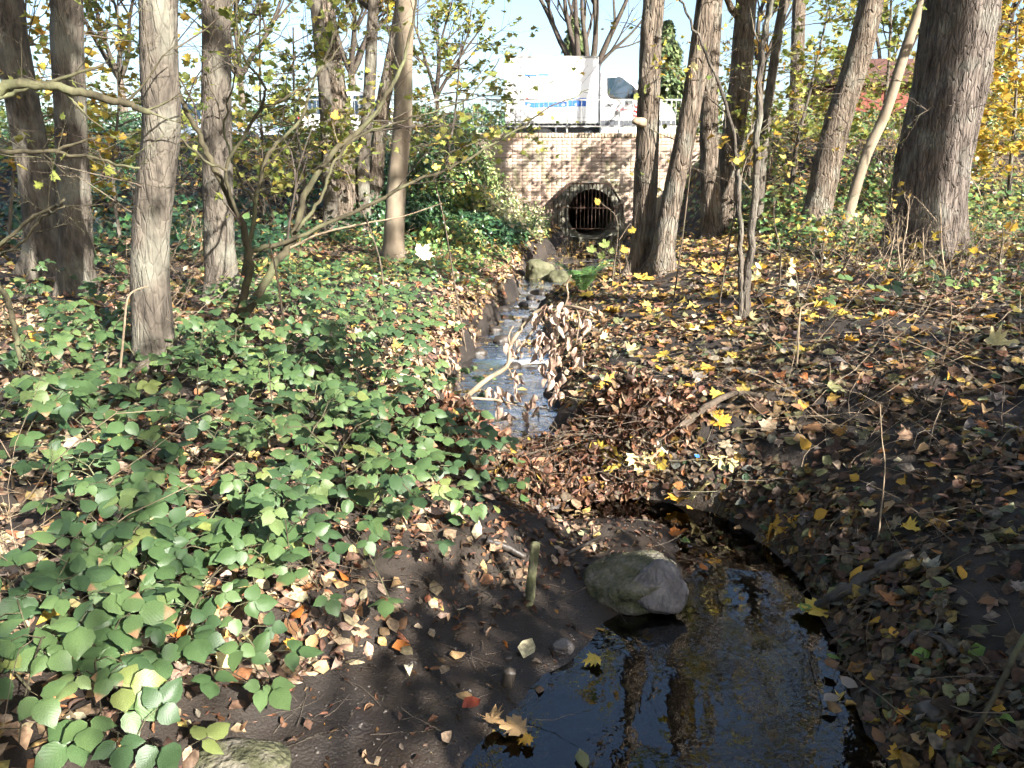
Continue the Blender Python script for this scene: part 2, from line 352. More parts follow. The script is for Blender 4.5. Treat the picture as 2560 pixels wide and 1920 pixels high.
def tag(o, label=None, cat=None, group=None, kind=None):
    if label: o['label'] = label
    if cat: o['category'] = cat
    if group: o['group'] = group
    if kind: o['kind'] = kind
    return o

def thing(name, label, cat, loc=(0, 0, 0), group=None):
    o = bpy.data.objects.new(name, None); COL.objects.link(o)
    o.empty_display_size = .1; o.location = loc; _LOC[o.name] = Vector(loc)
    return tag(o, label, cat, group)

def struct(name, me, label=None):
    o = link(name, me); o['kind'] = 'structure'
    if label: o['label'] = label
    return o

def bm_mesh(name, bm, mat, smooth=False):
    me = bpy.data.meshes.new(name); bm.normal_update(); bm.to_mesh(me); bm.free()
    if smooth: me.polygons.foreach_set('use_smooth', [True] * len(me.polygons))
    if mat: me.materials.append(M[mat])
    return me

def add_box(bm, x0, x1, y0, y1, z0, z1, bev=0):
    vs_ = [bm.verts.new((x, y, z)) for x in (x0, x1) for y in (y0, y1) for z in (z0, z1)]
    fs = []
    for q in ((0, 1, 3, 2), (4, 6, 7, 5), (0, 4, 5, 1), (2, 3, 7, 6), (0, 2, 6, 4), (1, 5, 7, 3)):
        fs.append(bm.faces.new([vs_[i] for i in q]))
    if bev:
        es = {e for f in fs for e in f.edges}
        bmesh.ops.bevel(bm, geom=list(es), offset=bev, segments=2, affect='EDGES', profile=.6)

def add_prism(bm, prof, y0, y1, bev=0, seg=2):
    """side outline [(x, z)] swept from y0 to y1"""
    a = [bm.verts.new((x, y0, z)) for x, z in prof]; b = [bm.verts.new((x, y1, z)) for x, z in prof]
    n = len(prof); fs = [bm.faces.new(a), bm.faces.new(b[::-1])]
    for i in range(n): fs.append(bm.faces.new([a[i], b[i], b[(i + 1) % n], a[(i + 1) % n]]))
    bmesh.ops.recalc_face_normals(bm, faces=fs)
    if bev:
        es = {e for f in fs for e in f.edges}
        bmesh.ops.bevel(bm, geom=list(es), offset=bev, segments=seg, affect='EDGES', profile=.6)

def box_obj(name, mat, parent, *a, bev=0):
    bm = bmesh.new(); add_box(bm, *a, bev=bev); return link(name, bm_mesh(name, bm, mat), parent)

def prism_obj(name, mat, parent, prof, y0, y1, bev=0):
    bm = bmesh.new(); add_prism(bm, prof, y0, y1, bev); return link(name, bm_mesh(name, bm, mat), parent)

def tube(pts, rad, sides=8, bark=None):
    """tapering tube; bark = (frequency, stretch, amplitude in metres, seed) cuts ridges"""
    P = np.asarray(pts, float); Rr = np.asarray(rad, float); n = len(P)
    tg = np.gradient(P, axis=0); tg /= np.linalg.norm(tg, axis=1, keepdims=True) + 1e-9
    ref = np.array([0, 0, 1.]) if abs(tg[0, 2]) < .9 else np.array([1., 0, 0])
    u = np.cross(tg[0], ref); u /= np.linalg.norm(u); U = [u]
    for k in range(1, n):
        u = U[-1] - tg[k] * np.dot(U[-1], tg[k]); u /= np.linalg.norm(u) + 1e-9; U.append(u)
    U = np.array(U); W = np.cross(tg, U)
    an = np.linspace(0, 2 * np.pi, sides, endpoint=False)
    c, s = np.cos(an), np.sin(an)
    dirs = U[:, None, :] * c[None, :, None] + W[:, None, :] * s[None, :, None]
    rr = np.repeat(Rr[:, None], sides, 1)
    if bark:
        f, st, amp, sd = bark
        ln = np.concatenate([[0], np.cumsum(np.linalg.norm(np.diff(P, axis=0), axis=1))])[:, None]
        cx, sx_ = np.cos(an)[None, :], np.sin(an)[None, :]
        wob = .35 * vnoise(cx * 2, sx_ * 2, ln * 3, sd + 9)
        k1 = 1 - np.abs(vnoise(cx * f + wob, sx_ * f + wob, ln * st + 0 * cx, sd))
        k2 = vnoise(cx * 1.3, sx_ * 1.3, ln * 1.1 + 0 * cx, sd + 3)
        rr = rr + amp * (np.clip(k1, .35, .92) - .7) * 1.6 + Rr[:, None] * .07 * k2
    V = (P[:, None, :] + dirs * rr[..., None]).reshape(-1, 3)
    i = np.arange(n - 1)[:, None] * sides; j = np.arange(sides)[None, :]; jn = (j + 1) % sides
    a, b, c2, d = i + j, i + jn, i + sides + jn, i + sides + j
    T = np.concatenate([np.stack([a, b, c2], -1).reshape(-1, 3), np.stack([a, c2, d], -1).reshape(-1, 3)])
    cap = len(V); V = np.concatenate([V, P[-1:] + tg[-1] * Rr[-1] * .4]); last = (n - 1) * sides
    T = np.concatenate([T, np.stack([last + np.arange(sides), last + (np.arange(sides) + 1) % sides, np.full(sides, cap)], -1)])
    return V, T

def merge(parts):
    Vs, Ts, o = [], [], 0
    for V, T in parts:
        Vs.append(V); Ts.append(T + o); o += len(V)
    if not Vs: return np.zeros((0, 3)), np.zeros((0, 3), int)
    return np.concatenate(Vs), np.concatenate(Ts)

def spline(pts, per=6):
    """Catmull-Rom through the points"""
    P = [np.asarray(p, float) for p in pts]; P = [2 * P[0] - P[1]] + P + [2 * P[-1] - P[-2]]
    out = []
    for k in range(1, len(P) - 2):
        for t in np.linspace(0, 1, per, endpoint=False):
            a, b, c, d = P[k - 1], P[k], P[k + 1], P[k + 2]
            out.append(.5 * (2 * b + (c - a) * t + (2 * a - 5 * b + 4 * c - d) * t * t + (3 * b - a - 3 * c + d) * t ** 3))
    out.append(P[-2]); return np.array(out)
# ------------------------------------------------------------------ leaf shapes: (verts, tris, luv)
_MH = [(0, -.25), (.15, -.34), (.31, -.29), (.26, -.19), (.52, -.12), (.45, .02), (.58, .17), (.38, .16), (.42, .35), (.23, .25), (.15, .33), (.18, .50), (.07, .50), (0, .68)]
_ML = [(0, -.22), (.28, -.30), (.26, -.14), (.54, .0), (.34, .14), (.36, .36), (.16, .30), (0, .66)]
def maple_t(half=_MH, cup=.15, rip=.05, seed=0, stem=True):
    o = half + [(-x, y) for x, y in half[-2:0:-1]]
    P = np.array([(0, 0)] + o, float); r = np.random.default_rng(seed)
    P[1:] *= 1 + .06 * r.standard_normal((len(o), 1))
    x, y = P[:, 0], P[:, 1]; rr = np.hypot(x, y); an = np.arctan2(y, x)
    z = cup * rr ** 1.5 * (1 + .6 * np.sin(an * 2 + seed)) + rip * np.sin(an * 5 + seed * 1.7) * rr + .10 * r.standard_normal(len(P)) * rr
    V = np.stack([x, y, z], -1); n = len(o)
    T = np.array([(0, 1 + k, 1 + (k + 1) % n) for k in range(n)])
    luv = np.stack([x, y], -1)
    if stem:
        b = len(V); V = np.concatenate([V, [(-.012, -.2, .01), (.012, -.2, .01), (.06 * math.sin(seed), -.75, .10)]]); T = np.concatenate([T, [(b, b + 1, b + 2)]])
        luv = np.concatenate([luv, np.zeros((3, 2))])
    return V * .9, T, luv

def ovate_t(nv=7, nu=5, wid=.36, fold=.12, curl=.15, pleat=.0, wave=.02, seed=0, tip=1.0, serr=0):
    vs_ = np.linspace(0, 1, nv); V, L = [], []
    r = np.random.default_rng(seed); ph = r.random() * 6
    for k, v in enumerate(vs_):
        w = wid * (math.sin(math.pi * v ** (.75 * tip)) ** .72) if 0 < v < 1 else .012
        if serr and v > .6: w *= 1 - .6 * ((v - .6) / .4) ** 1.3
        if serr and 0 < k < nv - 1: w *= 1 + serr * (1 if k % 2 else -1)
        for u in np.linspace(-1, 1, nu):
            x = u * w; y = v
            z = -fold * abs(u) * w * 2 + curl * (-(v - .45) ** 2) + pleat * math.cos((v - abs(u) * .35) * 9 * math.pi) * abs(u) * .5 + wave * math.sin(v * 9 + ph + u * 2) * abs(u)
            V.append((x, y, z)); L.append((u * .36, v))
    T = []
    for a in range(nv - 1):
        for b in range(nu - 1):
            i = a * nu + b; T += [(i, i + 1, i + nu + 1), (i, i + nu + 1, i + nu)]
    return np.array(V), np.array(T), np.array(L)

def crumple_t(seed, nv=6, nu=5):
    """withered leaf, rolled in along its length"""
    r = np.random.default_rng(seed); V, L = [], []
    roll = r.uniform(1.6, 2.8); bend = r.uniform(-.5, .5)
    for v in np.linspace(0, 1, nv):
        w = .36 * math.sin(math.pi * min(max(v, .03), .97) ** .85) ** .7
        for u in np.linspace(-1, 1, nu):
            a = u * roll * .8; rad = w / roll * 1.5
            V.append((math.sin(a) * rad + bend * v * v + r.normal(0, .025), v + r.normal(0, .02), (1 - math.cos(a)) * rad * 1.2 + r.normal(0, .03)))
            L.append((u * .36, v))
    T = []
    for a in range(nv - 1):
        for b in range(nu - 1):
            i = a * nu + b; T += [(i, i + 1, i + nu + 1), (i, i + nu + 1, i + nu)]
    return np.array(V), np.array(T), np.array(L)

MAPLE = [maple_t(_MH, c, .06, s) for s, c in enumerate((.25, -.15, .5, .1, -.35))]
MAPLE_LO = [maple_t(_ML, c, .06, s, False) for s, c in enumerate((.3, -.2, .5))]
OVATE = [ovate_t(4, 3, w, f, c, 0, .03, s) for s, (w, f, c) in enumerate(((.30, .2, .25), (.38, -.25, -.4), (.26, .35, .6), (.34, .1, -.15), (.30, -.4, .8)))]
MAPLE_MIN = [maple_t([(0, -.22), (.52, -.08), (.36, .26), (0, .66)], c, .05, s, False) for s, c in enumerate((.3, -.2, .5))]
FLAT = [ovate_t(3, 2, w, f, c, 0, .02, s) for s, (w, f, c) in enumerate(((.34, .0, .4), (.38, 0, -.5), (.30, 0, .7)))]
SIMPLE = [ovate_t(3, 3, w, f, c, 0, .02, s) for s, (w, f, c) in enumerate(((.32, .25, .3), (.38, -.2, -.4), (.28, .35, .7)))]
CURLED = [crumple_t(s) for s in range(5)]
ROLLED = [crumple_t(s + 9, 4, 3) for s in range(5)]
BRAMBLE = [ovate_t(9, 5, w, f, c, .006, .012, s, t, .035) for s, (w, f, c, t) in enumerate(((.36, .10, .18, .92), (.40, .16, .30, .9), (.33, .06, .10, .95), (.38, -.04, .35, .9)))]
FIVE = [ovate_t(6, 3, .30, .15, .3, 0, .02, s) for s in range(2)]

def frames(nrm, yaw):
    nrm = nrm / (np.linalg.norm(nrm, axis=1, keepdims=True) + 1e-9)
    ref = np.where(np.abs(nrm[:, 2:3]) < .9, np.array([[0, 0, 1.]]), np.array([[1., 0, 0]]))
    t = np.cross(ref, nrm); t /= np.linalg.norm(t, axis=1, keepdims=True) + 1e-9
    b = np.cross(nrm, t); c, s = np.cos(yaw)[:, None], np.sin(yaw)[:, None]
    return np.stack([t * c + b * s, -t * s + b * c, nrm], -1)          # columns: leaf x, y, z

def scatter(tmpls, pos, nrm, yaw, size, col, pick=None, fr=None):
    """many leaves as one set of arrays"""
    n = len(pos)
    if n == 0: return np.zeros((0, 3)), np.zeros((0, 3), int), np.zeros((0, 3)), np.zeros((0, 2))
    fr = frames(nrm, yaw) if fr is None else fr
    pick = rng.integers(0, len(tmpls), n) if pick is None else pick
    Vs, Ts, Cs, Ls, o = [], [], [], [], 0
    for k, (tv, tt, tl) in enumerate(tmpls):
        ix = np.nonzero(pick == k)[0]
        if not len(ix): continue
        v = np.einsum('nij,mj->nmi', fr[ix], tv) * size[ix][:, None, None] + pos[ix][:, None, :]
        m = len(tv)
        Vs.append(v.reshape(-1, 3)); Ts.append((tt[None] + (np.arange(len(ix)) * m)[:, None, None]).reshape(-1, 3) + o)
        Cs.append(np.repeat(col[ix], m, 0)); Ls.append(np.tile(tl, (len(ix), 1))); o += len(ix) * m
    return np.concatenate(Vs), np.concatenate(Ts), np.concatenate(Cs), np.concatenate(Ls)

def leaves_obj(name, parts, mat, parent=None):
    V, T, C, L, o = [], [], [], [], 0
    for v, t, c, l in parts:
        V.append(v); T.append(t + o); C.append(c); L.append(l); o += len(v)
    return link(name, tri_mesh(name, np.concatenate(V), np.concatenate(T), mat, np.concatenate(C), np.concatenate(L)), parent)

PAL = {
    'litter': [((.15, .085, .048), 3), ((.095, .055, .034), 3), ((.21, .135, .08), 3), ((.27, .19, .12), 2.2), ((.15, .14, .07), 1.8), ((.30, .25, .18), 1.2), ((.20, .18, .14), 1.4), ((.36, .20, .05), .8), ((.42, .30, .08), .6), ((.34, .13, .04), .35), ((.07, .11, .05), .5)],
    'gold': [((.34, .22, .10), 2.5), ((.24, .145, .075), 2.2), ((.46, .31, .09), 3), ((.54, .39, .11), 2.2), ((.42, .25, .06), 1.6), ((.15, .09, .05), 1.5), ((.34, .31, .20), 1), ((.13, .14, .06), .5)],
    'pale': [((.34, .25, .16), 3), ((.27, .18, .11), 3), ((.42, .33, .22), 2.5), ((.20, .13, .08), 2), ((.48, .30, .13), .8), ((.30, .13, .06), .7), ((.45, .36, .12), .6), ((.14, .09, .06), 1.5)],
    'dam': [((.16, .075, .04), 3), ((.10, .052, .032), 3), ((.20, .105, .06), 2), ((.07, .042, .028), 2.5), ((.28, .18, .11), 1.3), ((.33, .21, .05), .3), ((.20, .15, .11), 1.2)],
    'crown': [((.42, .36, .06), 3), ((.34, .34, .07), 3), ((.24, .29, .06), 2.2), ((.50, .36, .06), 2), ((.52, .30, .04), 1)],
    'hang': [((.30, .32, .08), 3), ((.24, .28, .07), 2.5), ((.42, .40, .12), 2), ((.48, .36, .08), 1), ((.18, .22, .06), 1.3)],
    'yellow': [((.55, .40, .07), 3), ((.46, .36, .07), 2), ((.56, .33, .05), 1.5), ((.34, .32, .07), 1)],
    'ivy': [((.030, .075, .035), 3), ((.045, .10, .045), 3), ((.06, .13, .045), 1.5), ((.09, .16, .05), .9)],
    'mixgreen': [((.06, .12, .04), 2.5), ((.09, .16, .05), 2.5), ((.15, .21, .06), 2), ((.24, .26, .07), 1.2), ((.42, .32, .07), .9), ((.28, .18, .07), .8)],
    'bright': [((.16, .22, .07), 3), ((.24, .28, .10), 2.5), ((.10, .16, .05), 2), ((.34, .33, .12), 1)],
    'bramble': [((.062, .110, .040), 3), ((.084, .136, .048), 3), ((.045, .084, .034), 2.8), ((.12, .168, .06), 1.0), ((.15, .18, .055), .3), ((.07, .115, .042), 1.0)],
    'bleach': [((.55, .50, .30), 3), ((.45, .38, .22), 2), ((.38, .40, .18), 2), ((.60, .52, .36), 1.5)],
    'conifer': [((.12, .16, .06), 3), ((.16, .19, .08), 2), ((.08, .12, .05), 1.5)],
}
def colours(pal, n, jit=.18):
    cs = np.array([c for c, w in PAL[pal]]); w = np.array([w for c, w in PAL[pal]], float); w /= w.sum()
    c = cs[rng.choice(len(cs), n, p=w)]
    return np.clip(c * np.exp(jit * rng.standard_normal((n, 1))) * (1 + .06 * rng.standard_normal((n, 3))), .004, .85)

def ground_leaves(x, y, tm, size, pal, lift=(.0, .02), tilt=.35, dz=0, wet=None):
    n = len(x); z = H(x, y); nr = normals_at(x, y) + tilt * rng.standard_normal((n, 3)) * np.array([1, 1, .3])
    nr[:, 2] = np.abs(nr[:, 2]) + .15
    pos = np.stack([x, y, z + rng.uniform(*lift, n) + dz], -1)
    c = colours(pal, n)
    if wet is not None: c = c * (1 - .5 * wet[:, None])          # soaked leaves are darker; on the right bank this also paints in shade
    return scatter(tm, pos, nr, rng.uniform(0, 6.283, n), size, c)

def in_water(x, y, pad=0.0):
    xc, hw, zw = stream(y); return H(x, y) < zw - .004 + pad * 0

# ------------------------------------------------------------------ branching growth
def perp(d, r):
    v = r.standard_normal(3); v -= d * np.dot(v, d); return v / (np.linalg.norm(v) + 1e-9)

def grow(r, p, d, L, rad, lev, polys, tips, up=.12, wig=.22, nch=(3, 6), ang=(.5, 1.0), ratio=(.42, .68), taper=.3):
    n = int(min(9, max(4, L / .16))); P = [np.asarray(p, float)]; d = np.asarray(d, float); d = d / np.linalg.norm(d); ds = [d]
    for k in range(n):
        d = d + wig * r.standard_normal(3) * .5 + np.array([0, 0, up * .35]); d /= np.linalg.norm(d)
        P.append(P[-1] + d * L / n); ds.append(d)
    P = np.array(P); rd = rad * np.linspace(1, taper, n + 1)
    polys.append((P, rd))
    if lev == 0:
        tips.append((P, ds)); return
    for _ in range(r.integers(*nch)):
        t = r.uniform(.25, 1.0); k = int(t * n); a = r.uniform(*ang); q = ds[k] * math.cos(a) + perp(ds[k], r) * math.sin(a)
        grow(r, P[k], q, L * r.uniform(*ratio), max(rd[k] * .62, .0012), lev - 1, polys, tips, up, wig, nch, ang, ratio, taper)
    if r.random() < .8: tips.append((P[-3:], ds[-3:]))

def polys_mesh(name, polys, mat, parent=None, sides=None):
    parts = []
    for P, rd in polys:
        s = sides or (8 if rd[0] > .03 else 5 if rd[0] > .009 else 4 if rd[0] > .005 else 3)
        parts.append(tube(P, rd, s))
    V, T = merge(parts); return link(name, tri_mesh(name, V, T, mat), parent)

def tip_leaves(tips, per, size, pal, tm, r, droop=.4, keep=1.0, ends=False):
    pos, nr, yw = [], [], []
    for P, ds in tips:
        if r.random() > keep: continue
        for _ in range(r.integers(*per)):
            t = r.uniform(.7 if ends else .15, 1) * (len(P) - 1); k = min(int(t), len(P) - 2); q = P[k] + (P[k + 1] - P[k]) * (t - k)
            pos.append(q + r.normal(0, .03, 3) - np.array([0, 0, r.uniform(0, .05)])); nr.append(np.array([0, 0, 1]) + r.normal(0, droop, 3)); yw.append(r.uniform(0, 6.283))
    n = len(pos)
    if not n: return None
    return scatter(tm, np.array(pos), np.array(nr), np.array(yw), r.uniform(*size, n), colours(pal, n))
# ------------------------------------------------------------------ ground, water, road
def axis(segs):
    out = []
    for a, b, s in segs: out += list(np.arange(a, b, s))
    return np.array(out + [segs[-1][1]])
gx = axis([(-400, -70, 30), (-70, -20, 3), (-20, -8, .6), (-8, -3, .14), (-3, -1.6, .06), (-1.6, 2.4, .038), (2.4, 3.2, .06), (3.2, 8, .12), (8, 20, .6), (20, 70, 3), (70, 400, 30)])
gy = axis([(-400, -70, 30), (-70, -15, 3), (-15, -2, .5), (-2, 1, .15), (1, 1.5, .06), (1.5, 5, .038), (5, 6, .05), (6, 12, .07), (12, 21.05, .13), (21.05, 21.2, .15)])
XX, YY = np.meshgrid(gx, gy); ZZ = H(XX, YY)
nx, ny = len(gx), len(gy)
ii = (np.arange(ny - 1)[:, None] * nx + np.arange(nx - 1)[None, :]).ravel()
T = np.concatenate([np.stack([ii, ii + 1, ii + nx + 1], -1), np.stack([ii, ii + nx + 1, ii + nx], -1)])
struct('ground', tri_mesh('ground', np.stack([XX, YY, ZZ], -1).reshape(-1, 3), T, 'soil'))

ys = np.linspace(4.16, 21.6, 160); V = []
for y in ys:
    xc, hw, zw = [float(a) for a in stream(y)]; hw = min(hw, .62) if y > 20.8 else hw + .12
    for k in range(7): V.append((xc + (k / 3 - 1) * hw, y, max(zw, .09)))
i = (np.arange(159)[:, None] * 7 + np.arange(6)[None]).ravel()
struct('stream_water', tri_mesh('stream_water', np.array(V), np.concatenate([np.stack([i, i + 1, i + 8], -1), np.stack([i, i + 8, i + 7], -1)]), 'riffle_water'))
xs = np.linspace(-1.15, 1.75, 30); ys = np.linspace(-3, 4.2, 50); V = [(x, y, 0) for y in ys for x in xs]
i = (np.arange(49)[:, None] * 30 + np.arange(29)[None]).ravel()
struct('pool_water', tri_mesh('pool_water', np.array(V, float), np.concatenate([np.stack([i, i + 1, i + 31], -1), np.stack([i, i + 31, i + 30], -1)]), 'pool_water'))

def slab(name, mat, x0, x1, y0, y1, z0, z1, bev=0):
    bm = bmesh.new(); add_box(bm, x0, x1, y0, y1, z0, z1, bev); return struct(name, bm_mesh(name, bm, mat))
slab('pavement', 'paving', -90, 90, 21.38, 23.6, 2.3, 2.62)
slab('kerb', 'kerb', -90, 90, 23.602, 23.75, 2.2, 2.63, .015)
slab('road', 'asphalt', -90, 90, 23.752, 31.0, 2.2, 2.50)
slab('kerb', 'kerb', -90, 90, 31.002, 31.15, 2.2, 2.63, .015)
slab('verge', 'meadow', -600, 600, 31.152, 900, 2.0, 2.61)
for x0, x1 in ((-90, -2.3), (6.9, 90)): slab('road_shoulder', 'meadow', x0, x1, 21.16, 21.378, 2.2, 2.612)

# ------------------------------------------------------------------ brick headwall with its pipe
WY, WX0, WX1, WZ = 21.0, -2.0, 6.6, 2.655
PC = At(1478, 533, WY); PR = .60; CR = .80
wall = thing('brick_headwall', 'old mossy red brick headwall over the culvert, below the white railing', 'wall', (2.3, WY + .2, .1))
bm = bmesh.new()                                        # mortar bed with the pipe hole
K = 48; inner, outer = [], []
rx0, rx1, rz0, rz1 = WX0, WX1, -.4, WZ - .002
for k in range(K):
    a = 2 * math.pi * k / K; c, s = math.cos(a), math.sin(a)
    t = min([(rx1 - PC.x) / c if c > 1e-6 else 1e9, (rx0 - PC.x) / c if c < -1e-6 else 1e9, (rz1 - PC.z) / s if s > 1e-6 else 1e9, (rz0 - PC.z) / s if s < -1e-6 else 1e9])
    inner.append((PC.x + CR * .98 * c, PC.z + CR * .98 * s)); outer.append((PC.x + t * c, PC.z + t * s))
for (cx, cz) in ((rx0, rz0), (rx1, rz0), (rx0, rz1), (rx1, rz1)):
    k = min(range(K), key=lambda q: (outer[q][0] - cx) ** 2 + (outer[q][1] - cz) ** 2); outer[k] = (cx, cz)
rows = []
for yy in (WY + .014, WY + .37):
    rows.append(([bm.verts.new((x, yy, z)) for x, z in inner], [bm.verts.new((x, yy, z)) for x, z in outer]))
for k in range(K):
    n = (k + 1) % K
    bm.faces.new([rows[0][0][k], rows[0][0][n], rows[0][1][n], rows[0][1][k]]); bm.faces.new([rows[1][0][k], rows[1][1][k], rows[1][1][n], rows[1][0][n]])
    bm.faces.new([rows[0][1][k], rows[0][1][n], rows[1][1][n], rows[1][1][k]]); bm.faces.new([rows[0][0][n], rows[0][0][k], rows[1][0][k], rows[1][0][n]])
bmesh.ops.recalc_face_normals(bm, faces=bm.faces)
link('mortar_bed', bm_mesh('mortar_bed', bm, 'mortar'), wall)
BCOL = [(.33, .205, .155), (.35, .225, .17), (.31, .19, .145), (.36, .245, .19), (.34, .23, .18), (.29, .18, .145), (.37, .26, .20)]
def brick_arrays(w, h, d, col):
    bm = bmesh.new(); add_box(bm, -w / 2, w / 2, 0, d, -h / 2, h / 2)
    bmesh.ops.bevel(bm, geom=[e for e in bm.edges if all(v.co.y < .001 for v in e.verts)], offset=.005, segments=1, affect='EDGES')
    bmesh.ops.triangulate(bm, faces=bm.faces); bm.verts.ensure_lookup_table()
    V = np.array([v.co[:] for v in bm.verts]); T = np.array([[v.index for v in f.verts] for f in bm.faces]); bm.free()
    return V, T
BV = {}
def brick_mesh(kind, c):
    if (kind, c) not in BV:
        w, h = {'s': (.242, .074), 'h': (.117, .074), 'r': (.073, .112)}[kind]
        V, T = brick_arrays(w, h, .1 if kind != 'r' else .24, None)
        col = np.array(BCOL[c]) if kind != 'r' else np.array([(.36, .25, .14), (.33, .22, .13), (.40, .29, .17)][c % 3])
        BV[kind, c] = (tri_mesh('brick', V, T, 'brick', np.tile(col, (len(V), 1)), smooth=False), V, T, col)
    return BV[kind, c]
spots = []
r_ = random.Random(5)
for c in range(33):
    z = WZ - .006 - (c + .5) * .083
    header = c % 2
    step = .125 if header else .25
    x = WX0 + (.06 if header else .125)
    while x < WX1 - .1:
        w = .115 if header else .24
        near = max(0, abs(x - PC.x) - w / 2)
        if math.hypot(near, max(0, abs(z - PC.z) - .035)) > CR * .995: spots.append((x, z, 'h' if header else 's'))
        x += step
vis = lambda s: abs(s[0] - 1.35) / 2.2 + max(0, 1.35 - s[1]) * 1.2 + (.25 if s[2] == 'h' else 0)
spots.sort(key=vis); rest = []
for k, (x, z, kd) in enumerate(spots):
    cc = r_.randrange(7); me, V, T_, col = brick_mesh(kd, cc); dy = r_.uniform(-.004, .003)
    if k < 300:
        o = link('brick', me, wall); o.location = (x, WY + dy, z); o.rotation_euler = (0, r_.uniform(-.006, .006), r_.uniform(-.006, .006))
    else: rest.append((V + np.array([x, WY + dy, z]), T_, np.tile(col, (len(V), 1)), np.zeros((len(V), 2))))
o = leaves_obj('brick_mass', rest, 'brick', wall); o['kind'] = 'stuff'
o.data.polygons.foreach_set('use_smooth', [False] * len(o.data.polygons))
x = WX0 + .04; 
while x < WX1:
    me = brick_mesh('r', r_.randrange(3))[0]; o = link('coping_brick', me, wall)
    o.location = (x, WY - .02 + r_.uniform(-.004, .004), WZ + .012 + .056 - .012 + r_.uniform(-.004, .003)); x += .083
WTOP = WZ + .112

# pipe: ring collar and bore
pipe = thing('concrete_pipe', 'round concrete culvert pipe mouth set in the brick headwall', 'pipe', (PC.x, WY, PC.z - PR))
def ring(name, r0, r1, y0, y1, mat, seg=56):
    bm = bmesh.new(); L = []
    for (r, y) in ((r0, y0), (r1, y0), (r1, y1), (r0, y1)):
        L.append([bm.verts.new((PC.x + r * math.cos(2 * math.pi * k / seg), y, PC.z + r * math.sin(2 * math.pi * k / seg))) for k in range(seg)])
    for a in range(4):
        for k in range(seg): bm.faces.new([L[a][k], L[a][(k + 1) % seg], L[(a + 1) % 4][(k + 1) % seg], L[(a + 1) % 4][k]])
    bmesh.ops.recalc_face_normals(bm, faces=bm.faces)
    return link(name, bm_mesh(name, bm, mat, False), pipe)
bm = bmesh.new(); poly = [(At(px, py, WY).x, At(px, py, WY).z) for px, py in ((1380, 590), (1384, 494), (1424, 456), (1524, 456), (1560, 508), (1562, 590))]; K2 = 64; ins, ous = [], []
for k in range(K2):
    a = 2 * math.pi * (k + .5) / K2; c, s = math.cos(a), math.sin(a); best = 1e9
    for (ax, az), (bx_, bz_) in zip(poly, poly[1:] + poly[:1]):
        ex, ez = bx_ - ax, bz_ - az; den = c * ez - s * ex
        if abs(den) > 1e-9:
            t = ((ax - PC.x) * ez - (az - PC.z) * ex) / den; u = ((ax - PC.x) * s - (az - PC.z) * c) / den
            if t > 0 and -1e-6 <= u <= 1 + 1e-6: best = min(best, t)
    best = max(best, PR + .1); ins.append((PC.x + (PR + .02) * c, PC.z + (PR + .02) * s)); ous.append((PC.x + best * c, PC.z + best * s))
L4 = [[bm.verts.new((x, yy, z)) for x, z in ring_] for ring_, yy in ((ins, WY - .03), (ous, WY - .03), (ous, WY + .01), (ins, WY + .01))]
for a in range(4):
    for k in range(K2): bm.faces.new([L4[a][k], L4[a][(k + 1) % K2], L4[(a + 1) % 4][(k + 1) % K2], L4[(a + 1) % 4][k]])
bmesh.ops.recalc_face_normals(bm, faces=bm.faces); link('surround', bm_mesh('surround', bm, 'concrete'), pipe)
ring('collar', PR, PR + .09, WY - .042, WY + .2, 'concrete')
ring('bore', PR + .003, PR + .088, WY + .201, WY + 9.0, 'concrete')
bm = bmesh.new(); bmesh.ops.create_circle(bm, cap_ends=True, segments=32, radius=PR + .08, matrix=Matrix.Translation((PC.x, WY + 9.02, PC.z)) @ Matrix.Rotation(R(90), 4, 'X')); link('bore_end', bm_mesh('bore_end', bm, 'wet_wood'), pipe)

# rusty bar screen standing off the wall
GY = WY - .33
grate = thing('trash_screen', 'rusty bar grate standing in front of the culvert mouth', 'grate', (PC.x, GY, .2))
def gp(px, py, dy=0): p = At(px, py, GY); return (p.x, p.z)
topline = [gp(1385, 497), gp(1424, 459), gp(1523, 459), gp(1556, 512)]
def bar(name, a, b, w=.018, d=.035, parent=grate, mat='rust'):
    a, b = Vector(a), Vector(b); bm = bmesh.new(); L = (b - a).length; add_box(bm, -w / 2, w / 2, -d / 2, d / 2, 0, L)
    me = bm_mesh(name, bm, mat); me.transform(Matrix.Translation(a) @ Vector((0, 0, 1)).rotation_difference(b - a).to_matrix().to_4x4()); return link(name, me, parent)
for a, b in zip(topline, topline[1:]): bar('top_rail', (a[0], GY - .002, a[1]), (b[0], GY - .002, b[1]), .04, .045)
tx = [p[0] for p in topline]; tz = [p[1] for p in topline]
zb = gp(1478, 573)[1]; nb = 19
for k in range(nb):
    x = tx[0] + (tx[-1] - tx[0]) * k / (nb - 1); zt = float(np.interp(x, tx, tz)) - .02
    bot = zb if 3 < k < 17 else zb + .05 * abs(k - 10)/6
    if k == 0: bar('bar', (x - .03, GY, bot - .1), (x, GY, zt), .03, .04)
    elif k == 5: bar('bar', (x + .05, GY + .09, zt - .62), (x + .01, GY + .05, zt - .45), .014, .03); bar('bar', (x + .01, GY + .05, zt - .45), (x, GY, zt), .014, .03)
    else: bar('bar', (x + r_.uniform(-.008, .008), GY, bot), (x, GY, zt), .022, .035)
c0, c1 = gp(1391, 519), gp(1553, 520); bar('cross_bar', (c0[0], GY - .034, c0[1]), (c1[0], GY - .034, c1[1]), .03, .03)
c0, c1 = gp(1418, 571), gp(1540, 572); bar('cross_bar', (c0[0], GY - .03, c0[1]), (c1[0], GY - .03, c1[1]), .022, .022)
for p in topline: bar('bracket', (p[0], GY + .024, p[1]), (p[0], WY - .06 if abs(p[0]-PC.x) < .6 else WY - .01, p[1] - .01), .03, .03)

